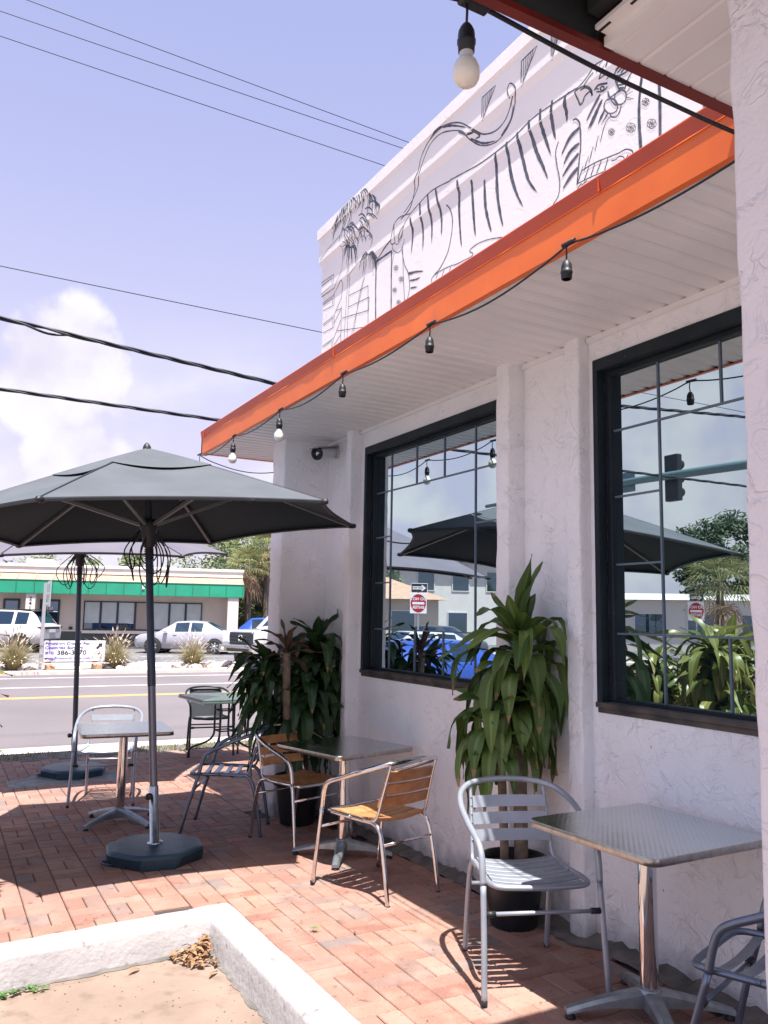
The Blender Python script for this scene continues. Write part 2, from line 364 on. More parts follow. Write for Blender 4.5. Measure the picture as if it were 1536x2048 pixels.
w=bpy.data.worlds.new('World'); sc.world=w; w.use_nodes=True; t=w.node_tree; N,L=t.nodes,t.links
bg=N['Background']; bg.inputs[1].default_value=.086
sky=N.new('ShaderNodeTexSky'); sky.sky_type='NISHITA'; sky.sun_disc=False; sky.sun_elevation=math.asin(SUN.z); sky.sun_rotation=math.atan2(SUN.x,SUN.y); sky.air_density=1.1; sky.dust_density=2.2; sky.ozone_density=1.2
tc=N.new('ShaderNodeTexCoord'); sp=N.new('ShaderNodeSeparateXYZ'); L.new(tc.outputs['Generated'],sp.inputs[0])
def MR(src,a,b_,c=0,d=1,sm=True):
    x=N.new('ShaderNodeMapRange'); x.inputs[1].default_value=a; x.inputs[2].default_value=b_; x.inputs[3].default_value=c; x.inputs[4].default_value=d
    if sm: x.interpolation_type='SMOOTHSTEP'
    L.new(src,x.inputs[0]); return x.outputs[0]
def MX(f,a,b_):
    x=N.new('ShaderNodeMix'); x.data_type='RGBA'
    if isinstance(f,float): x.inputs[0].default_value=f
    else: L.new(f,x.inputs[0])
    for i,q in ((6,a),(7,b_)):
        if isinstance(q,tuple): x.inputs[i].default_value=rgb(q)
        else: L.new(q,x.inputs[i])
    return x.outputs[2]
def MA(op,a,b_):
    x=N.new('ShaderNodeMath'); x.operation=op
    for i,q in enumerate((a,b_)):
        if isinstance(q,(int,float)): x.inputs[i].default_value=q
        else: L.new(q,x.inputs[i])
    return x.outputs[0]
HZ=(4.15,3.9,4.95); CL=(5.2,5.05,5.15)
base=MX(MR(sp.outputs['Z'],.55,.95,.62,.12),sky.outputs[0],(3.0,3.0,5.1))              # thin summer haze over the blue
base=MX(MR(sp.outputs['Z'],.62,.03,0,.92),base,HZ)
mp=N.new('ShaderNodeMapping'); mp.inputs['Scale'].default_value=(1,1,1.9); mp.inputs['Location'].default_value=(.35,.1,.0); L.new(tc.outputs['Generated'],mp.inputs[0])
cn=N.new('ShaderNodeTexNoise'); cn.inputs['Scale'].default_value=3.1; cn.inputs['Detail'].default_value=9; cn.inputs['Roughness'].default_value=.55; cn.inputs['Distortion'].default_value=.25; L.new(mp.outputs[0],cn.inputs['Vector'])
cov=MA('MULTIPLY',MR(cn.outputs['Fac'],.47,.62),MR(sp.outputs['Z'],.36,.20))
# two cumulus heads low over the street, and a bank of them to the west
def blob(d,a,b_):
    x=N.new('ShaderNodeVectorMath'); x.operation='DOT_PRODUCT'; L.new(tc.outputs['Generated'],x.inputs[0]); x.inputs[1].default_value=V(*d).normalized(); return MR(x.outputs['Value'],a,b_)
n2=N.new('ShaderNodeTexNoise'); n2.inputs['Scale'].default_value=13; n2.inputs['Detail'].default_value=8; L.new(tc.outputs['Generated'],n2.inputs['Vector'])
def puff(d,a,b_): return MA('MULTIPLY',MR(blob(d,a,b_),.0,.35),MR(MA('ADD',blob(d,a,b_),MA('MULTIPLY',n2.outputs['Fac'],2.3)),1.42,1.86))
pf=MA('MAXIMUM',puff((.11,.955,.270),.9945,1.0002),puff((.140,.975,.158),.9965,1.0003))
pf=MA('MAXIMUM',pf,puff((-.70,.68,.18),.86,1.05))
cov=MA('MAXIMUM',MA('MULTIPLY',cov,.6),MA('MULTIPLY',pf,.9))
shade=MX(MR(n2.outputs['Fac'],.35,.65),(4.2,4.0,4.7),CL)
fin=MX(cov,base,shade)
L.new(fin,bg.inputs[0])
sc.view_settings.view_transform='Standard'; sc.view_settings.look='None'; sc.view_settings.exposure=1.26; sc.view_settings.gamma=1
sc.cycles.max_bounces=8; sc.cycles.diffuse_bounces=5; sc.cycles.glossy_bounces=4; sc.cycles.transparent_max_bounces=4
sc.cycles.use_denoising=True

# ------------------------------------------------------------------ ground
R=random.Random(11)
g=MB(); g.box(-400,400,-300,600,-1.2,-.36)
tag(g.build('ground',m_lot),kind='structure')
# sand bed under the pavers follows the fall of the patio
b=MB()
ys=[-1.5,3,10.36]
for x0,x1,y0s in ((-2.6,1.47,4.37),(1.47,2.9,-1.5),(2.9,6.6,6.68)):
    yy=[y for y in ys if y>y0s+.001]; yy=[y0s]+yy; dl_=-.26 if x0<0 else 0
    b.strip([[V(x0,y+(dl_ if n_==0 else 0),gh(y)-.014),V(x1,y,gh(y)-.014)] for n_,y in enumerate(yy)],smooth=False)
    b.strip([[V(x0,yy[-1],gh(yy[-1])-.014),V(x1,yy[-1],gh(yy[-1])-.014)],[V(x0,yy[-1],-.4),V(x1,yy[-1],-.4)]],smooth=False)
tag(b.build('paver_bed',m_sand),kind='structure')
pv=MB()
ang=-.0150; ca,sa=math.cos(ang),math.sin(ang)
def paver(cx,cy,lx,ly):
    # centre in the paving grid -> world
    X,Y=cx-1.76,cy-3.584
    wx,wy=1.76+X*ca-Y*sa,3.584+X*sa+Y*ca
    if (wx>2.885 and wy<6.74) or wx>6.5 or wx<-2.5 or wy>10.28 or wy<-1.2: return
    if wx<1.47+.02*(4.4-wy)+lx*.5 and wy<4.43+.068*(wx-1.53)+ly*.5: return
    if wx>2.42 and 6.33<wy<6.72: return
    z=gh(wy); h=R.uniform(-.0016,.0016); tx,ty=R.uniform(-.006,.006),R.uniform(-.006,.006)
    Mx=Matrix.Translation(V(wx,wy,z+h))@Euler((tx-(.02 if wy>3 else 0),ty,ang+R.uniform(-.008,.008))).to_matrix().to_4x4()
    hx,hy=lx/2-.0021,ly/2-.0021; c=.004
    v=[V(*q) for q in ((-hx+c,-hy+c,0),(hx-c,-hy+c,0),(hx-c,hy-c,0),(-hx+c,hy-c,0),(-hx,-hy,-.005),(hx,-hy,-.005),(hx,hy,-.005),(-hx,hy,-.005),(-hx,-hy,-.02),(hx,-hy,-.02),(hx,hy,-.02),(-hx,hy,-.02))]
    pv.add([Mx@q for q in v],[(0,1,2,3)]+[(a+4,(a+1)%4+4,(a+1)%4,a) for a in range(4)]+[(a+8,(a+1)%4+8,(a+1)%4+4,a+4) for a in range(4)])
for i in range(-24,26):
    for j in range(-26,38):
        x0,y0=1.56+.2*i,3.584+.2*j
        if (i+j)%2==0:
            paver(x0+.05,y0+.1,.1,.2); paver(x0+.15,y0+.1,.1,.2)
        else:
            paver(x0+.1,y0+.05,.2,.1); paver(x0+.1,y0+.15,.2,.1)
tag(pv.build('brick_patio',m_brick),kind='structure')
# rough mortar edge where the paving meets the wall
e=MB(); rows=[]
y=-.5
while y<6.42:
    rows.append([V(2.88+R.uniform(-.018,.008)-(.06 if 3.1<y<3.9 else 0),y,gh(y)+.0035),V(2.93,y,gh(y)+.012+R.uniform(0,.012)),V(2.975,y,gh(y)+.02+R.uniform(0,.03))]); y+=.045
e.strip(rows); tag(e.build('mortar_edge',m_grout),kind='structure')
# sunken parking bay and its white kerb
s=MB(); s.box(-6,1.52,-6,4.38,-.5,-.14); tag(s.build('parking_bay',m_concrete),kind='structure')
k=thing('kerb','white painted concrete kerb wrapping the corner of the parking bay','kerb',(1.5,4.35,-.14))
km=MB()
def kerbrow(ox,oy,ix,iy):
    return [V(ox,oy,-.1),V(ox,oy,.006),V(ox*.93+ix*.07,oy*.93+iy*.07,.014),V(ox*.2+ix*.8,oy*.2+iy*.8,.012),V(ox*.05+ix*.95,oy*.05+iy*.95,.002),V(ix,iy,-.016),V(ix-.004,iy-.006,-.09),V(ix-.02,iy-.02,-.16)]
rows=[]
n=70
for i in range(n+1):
    q=i/n; ox=-6+q*(7.50); rows.append(kerbrow(ox,4.415+.067*(ox-1.53),ox-.02,4.25+.065*(ox-1.38)) if ox<1.36 else kerbrow(ox,4.415+.067*(ox-1.53),1.375,4.246))
rows.append(kerbrow(1.522,4.412,1.375,4.246)); rows.append(kerbrow(1.533,4.39,1.376,4.24))
for i in range(1,n+1):
    q=i/n; yy=4.38-q*10; rows.append(kerbrow(1.53+.021*(4.4-yy),yy,1.377+.010*(4.4-yy),min(yy,4.235)))
rr=random.Random(5)
for r_ in rows[1:-1]:
    for p_ in r_[1:]: p_.z+=rr.uniform(-.003,.003); p_.x+=rr.uniform(-.002,.002); p_.y+=rr.uniform(-.002,.002)
km.strip(rows); kb=km.build('kerb_stone',m_kerb,k,world=True)
# crumbly dirt line at the foot of the kerb
d=MB(); rows=[]
for i in range(90):
    x=-1.5+i/89*2.88; yb=4.235+.065*(x-1.38); rows.append([V(x,yb,-.132),V(x,yb-.012-rr.uniform(0,.022),-.1375)])
d.strip(rows); rows=[]
for i in range(90):
    y_=4.22-i/89*3; xb=1.365+.010*(4.4-y_); rows.append([V(xb-.010-rr.uniform(0,.022),y_,-.1375),V(xb,y_,-.132)])
d.strip(rows); tag(d.build('dirt_line',m_grout),kind='structure')

# verge, near gutter, road and far kerb
v=MB(); v.box(-60,60,10.37,10.95,-.4,-.168); tag(v.build('verge',m_grout),kind='structure')
v=MB(); v.box(-60,60,10.95,11.62,-.4,-.205); tag(v.build('gutter',m_walk),kind='structure')
v=MB(); v.box(-120,120,11.62,25.1,-.6,-.25); tag(v.build('road',m_asphalt),kind='structure')
v=MB(); v.box(-60,-2.6,-6,10.37,-.5,-.2); tag(v.build('side_lot',m_asphalt),kind='structure')
v=MB()
for y0 in (18.42,18.62): v.box(-100,100,y0,y0+.1,-.249,-.246,1)
v.box(-100,100,21.0,21.12,-.249,-.246,0); v.box(-100,100,23.85,23.97,-.249,-.246,0)
for i in range(-8,9): v.box(5.66+i*12,8.7+i*12,15.2,15.32,-.249,-.246,0)
tag(v.build('road_markings',[m_line,m_yel]),kind='structure')
v=MB(); v.box(-80,80,25.1,25.75,-.5,-.16); tag(v.build('far_pavement',m_walk),kind='structure')
v=MB(); v.box(-80,80,25.75,28.1,-.5,-.2); tag(v.build('planting_strip',mat('pale_gravel',(.50,.44,.40),.9,c2=(.34,.29,.26),nscale=9,bump=.6,bscale=30,bdist=.02)),kind='structure')
v=MB(); v.box(-80,80,28.1,28.4,-.5,-.13); tag(v.build('lot_kerb',m_walk),kind='structure')
v=MB(); v.box(-80,80,28.4,120,-.5,-.21); tag(v.build('far_parking_lot',m_lot),kind='structure')
v=MB()
for i in range(9):
    c=V(-6+i*2.75,38.2-i*.83,0); dd=V(-.82,.57,0); nn=V(.57,.82,0)*.05
    a=c-dd*2.6; b_=c+dd*2.6
    v.quad(a-nn+V(0,0,-.206),a+nn+V(0,0,-.206),b_+nn+V(0,0,-.206),b_-nn+V(0,0,-.206))
tag(v.build('parking_stripes',m_line),kind='structure')
# sparse lawn tufts on the verge
gm=MB()
for i in range(5200):
    x=R.uniform(-3,9); y=10.4+.54*R.random(); 
    if R.random()<.35+.3*math.sin(x*1.7)+.2*math.sin(x*5.1): continue
    h=R.uniform(.02,.07); a=R.uniform(0,2*PI); w_=.006
    dx,dy=math.cos(a)*w_,math.sin(a)*w_; lx,ly=R.uniform(-.03,.03),R.uniform(-.03,.03)
    gm.add([V(x-dx,y-dy,-.168),V(x+dx,y+dy,-.168),V(x+lx,y+ly,-.168+h)],[(0,1,2)])
tag(gm.build('verge_grass',m_grass),'thin dry lawn grass growing along the street kerb','grass',kind='stuff')

# crumbs of leaf and grit blown over the paving
db=MB()
for i in range(150):
    x,y=R.uniform(.5,2.85),R.uniform(2.6,9.5)
    if x<1.62 and y<4.5: continue
    s_=R.uniform(.004,.016)*(1 if R.random()<.9 else 1.8); a=R.uniform(0,6.28); M_=Matrix.Translation(V(x,y,gh(y)+.004+s_*.1))@Euler((R.uniform(-.3,.3),R.uniform(-.3,.3),a)).to_matrix().to_4x4()
    db.add([M_@V(-s_,0,0),M_@V(0,-s_*.35,s_*.15),M_@V(s_,0,0),M_@V(0,s_*.4,s_*.1)],[(0,1,2,3)])
tag(db.build('patio_litter',m_dry),'crumbs of dry leaf scattered thinly over the brick paving','litter',kind='stuff')
pb=MB()
for i in range(110):
    x=.2+1.16*R.random()**.6; y=4.16-1.2*R.random()**1.6; s_=R.uniform(.001,.004); M_=Matrix.Translation(V(x,y,-.138))@Euler((0,0,R.uniform(0,6))).to_matrix().to_4x4()
    pb.box(-s_,s_,-s_*.7,s_*.7,-.002,s_*.9,M=M_)
tag(pb.build('bay_grit',m_concrete),'small grit lying on the concrete parking bay','grit',kind='stuff')

# ------------------------------------------------------------------ the restaurant
B=thing('restaurant','white stucco restaurant with tiger mural parapet, orange fascia and big dark windows','restaurant',(2.97,4.0,0))
ZS=3.011; XW=2.97
W2=(1.75,3.139,1.088,2.881); W1=(3.89,5.705,1.088,2.863)
wm=MB()
yb=[-1.0,W2[0],W2[1],W1[0],W1[1],6.415]
zb=[-.12,W2[2],W1[3],ZS+.25]
def inwin(y,z):
    for a in (W1,W2):
        if a[0]<y<a[1] and a[2]<z<a[3]: return True
    return False
ysx=sorted(set(yb)); zsx=[-.12,1.088,2.863,2.881,ZS+.2]
for i in range(len(ysx)-1):
    for j in range(len(zsx)-1):
        ym,zm=(ysx[i]+ysx[i+1])/2,(zsx[j]+zsx[j+1])/2
        if not inwin(ym,zm): wm.quad(V(XW,ysx[i+1],zsx[j]),V(XW,ysx[i],zsx[j]),V(XW,ysx[i],zsx[j+1]),V(XW,ysx[i+1],zsx[j+1]))
for a in (W1,W2):   # reveals
    y0,y1,z0,z1=a; X2=XW+.16
    wm.quad(V(XW,y0,z0),V(X2,y0,z0),V(X2,y0,z1),V(XW,y0,z1)); wm.quad(V(X2,y1,z0),V(XW,y1,z0),V(XW,y1,z1),V(X2,y1,z1))
    wm.quad(V(XW,y0,z0),V(XW,y1,z0),V(X2,y1,z0),V(X2,y0,z0)); wm.quad(V(XW,y1,z1),V(XW,y0,z1),V(X2,y0,z1),V(X2,y1,z1))
wm.box(XW+.17,XW+.3,-1,6.66,-.12,ZS+.2)
wm.build('wall',m_wall,B,world=True)
def rough_box(x0,x1,y0,y1,z0,z1,b=.012,seed=1,amp=.004):
    """stucco-wrapped post with softened, slightly wavy arrises"""
    q=random.Random(seed); mb=MB(); rows=[]
    nz=max(2,int((z1-z0)/.09))
    for i in range(nz+1):
        z=z0+(z1-z0)*i/nz; o=lambda: q.uniform(-amp,amp)
        ring=[]
        for (cx,cy,dx,dy) in ((x0,y0,1,1),(x1,y0,-1,1),(x1,y1,-1,-1),(x0,y1,1,-1)):
            jx,jy=o(),o(); pts=[(cx+jx+dx*b,cy+jy),(cx+jx+dx*b*.3,cy+jy+dy*b*.3),(cx+jx,cy+jy+dy*b)]
            if dx*dy>0: pts=pts[::-1]
            ring+= [V(px,py,z) for px,py in pts]
        rows.append(ring)
    mb.strip(rows,closed=True,smooth=True)
    n=12; mb.add(rows[-1],[tuple(range(n))]); mb.add(rows[0],[tuple(reversed(range(n)))])
    return mb
rough_box(2.895,XW+.02,3.176,3.286,-.05,ZS+.01,seed=2).build('pilaster',m_wall,B,world=True)
rough_box(2.852,XW+.02,3.715,3.835,-.05,ZS+.01,seed=3).build('pilaster',m_wall,B,world=True)
rough_box(2.872,XW+.02,5.775,5.868,-.05,ZS+.01,seed=4).build('pilaster',m_wall,B,world=True)
rough_box(2.556,XW+.3,6.405,6.672,-.14,ZS+.01,seed=5,b=.018).build('corner_pillar',m_wall,B,world=True)
rough_box(1.300,1.86,.42,.988,-.15,3.40,seed=6,b=.012,amp=.0035).build('porch_pillar',m_pillar,B,world=True)
# soffits: vinyl planks with V grooves
def planks(mb,a0,a1,pitch,f,g=.024,k=1.0):
    n=int(round((a1-a0)/pitch))
    for i in range(n):
        p=a0+i*pitch; q=p+pitch
        f(mb,[(p,ZS+.017*k),(p+g*.65,ZS+.006*k),(p+g,ZS),(q-.014*k,ZS),(q-.004*k,ZS+.003*k),(q,ZS+.017*k)])
def ypl(mb,pr):
    rows=[[V(2.150,y,z),V(XW+.03,y,z)] for y,z in pr]
    mb.strip(rows,smooth=False)
sm=MB(); planks(sm,1.47,7.43,.1045,ypl,.026,1.5)
sm.box(2.15,XW+.3,1.47,7.43,ZS+.03,ZS+.06)
# narrow cove moulding against the wall
sm.box(XW-.022,XW,-.9,3.17,ZS-.026,ZS+.002); sm.box(XW-.022,XW,3.29,3.71,ZS-.026,ZS+.002); sm.box(XW-.022,XW,3.84,5.77,ZS-.026,ZS+.002); sm.box(XW-.022,XW,5.87,6.40,ZS-.026,ZS+.002)
sm.build('soffit',m_soffit,B,world=True)
def xpl(mb,pr):
    mb.strip([[V(x,1.462,z),V(x,-.8,z)] for x,z in pr],smooth=False)
nm=MB(); planks(nm,1.455,2.91,.0985,xpl,.011,.4)
nm.box(1.425,1.455,-.8,1.450,ZS-.004,ZS+.022); nm.box(1.385,1.425,-.8,1.44,ZS+.022,ZS+.034)
nm.box(1.44,3.0,-.8,1.46,ZS+.04,ZS+.06)
nm.build('porch_soffit',m_soffit,B,world=True)
sl_=MB()
for i in range(16): sl_=MB(); sl_.box(1.395,1.402,-.7+i*.14,-.63+i*.14,ZS+.020,ZS+.0225); sl_.build('vent_slot',m_black,B,world=True)
# orange eaves edge: board plus a flashing strip leaning out at the top
def eave(mb,prof,f,n=60):
    pass
fm=MB(); rows=[]; q=random.Random(8)
wob=[q.uniform(-.0016,.0016) for _ in range(61)]
for i in range(61):
    y=1.47+(7.43-1.47)*i/60; d=wob[i]+.0016*math.sin(i*.5)
    rows.append([V(2.165,y,ZS-.006),V(2.132,y,ZS-.006),V(2.132,y,3.152),V(2.1275,y,3.150),V(2.1295,y,3.156),V(2.1205+d,y,3.216),V(2.124,y,3.222),V(2.30,y,3.230)])
fm.strip([r_[:5] for r_ in rows],smooth=False)
fl_=MB(); fl_.strip([r_[4:] for r_ in rows],smooth=False); 
e_=rows[-1]; fm.add([e_[0],e_[1],e_[2],e_[4],e_[5],e_[6],V(2.165,7.43,3.222)],[(0,1,2,3,4,5,6)])
# seams of the flashing
for y in (4.55,7.33,2.2): fl_.box(2.1195,2.1278,y,y+.006,3.155,3.2155)
fm.box(2.132,XW+.2,7.40,7.43,ZS-.006,3.215)
fm.build('fascia',m_orange,B,world=True); fl_.build('flashing',m_flash,B,world=True)
m_red=mat('shaded_fascia_red',(.17,.018,.012),.45,c2=(.13,.015,.012),nscale=8)  # orange fascia coloured dark red, the shade of its underside painted in
pf_=MB(); pf_.box(.25,2.131,1.456,1.486,ZS-.008,ZS+.010); pf_.box(.25,2.131,1.479,1.486,ZS+.010,3.20); pf_.build('porch_fascia',m_red,B,world=True)
# open part of the porch roof: dark deck, joists and a conduit
rm=MB(); rm.box(.25,1.42,-.8,1.46,3.30,3.33); rm.box(.25,1.42,1.462,1.479,ZS+.011,3.3); 
for y in (.15,.62,1.06): rm.box(.25,1.42,y,y+.045,3.13,3.30)
rm.box(1.36,1.40,-.8,1.44,3.07,3.30)
rm.build('porch_framing',mat('dark_timber',(.018,.022,.024),.8,c2=(.03,.035,.036),nscale=6,bump=.4,bscale=30),B,world=True)
cm=MB(); cm.tube([V(.3,1.33,3.09),V(1.40,1.33,3.09)],.032,12); cm.build('conduit',mat('grey_conduit',(.035,.055,.065),.55,c2=(.06,.08,.09),nscale=25,c3=(.22,.25,.26),n3=30,r3=(.7,.78)),B,world=True)
ro=MB(); ro.box(2.27,3.4,1.30,7.42,3.205,3.225); ro.box(.22,3.4,-1.2,1.505,3.34,3.37); ro.box(3.3,12,-1.2,6.6,4.3,4.4); ro.build('roof',mat('grey_roofing',(.22,.22,.22),.9,bump=.4,bscale=50),B,world=True)
# parapet with stepped bands, returning round the street corner
prof=[(2.95,3.22),(2.95,4.392),(2.937,4.44),(2.937,4.692),(2.911,4.742),(2.911,4.945),(2.906,4.955),(2.893,4.958),(2.893,5.055),(2.93,5.062),(3.30,5.062)]
pm=MB(); rows=[]
for x,z in prof:
    o=XW-x; ye=6.575+o*.8
    rows.append([V(x,-1.2,z)]+[V(x,-1.2+(ye-.012+1.2)*i/40,z) for i in range(1,41)]+[V(x+.012,ye,z),V(9,ye,z)])
pm.strip(rows,smooth=False); pm.build('parapet',m_parapet,B,world=True)
def px(z):
    for (x0,z0),(x1,z1) in zip(prof,prof[1:]):
        if z0<=z<=z1: return x0+(x1-x0)*(z-z0)/(z1-z0) if z1>z0 else x1
    return 2.95 if z<4 else 2.893
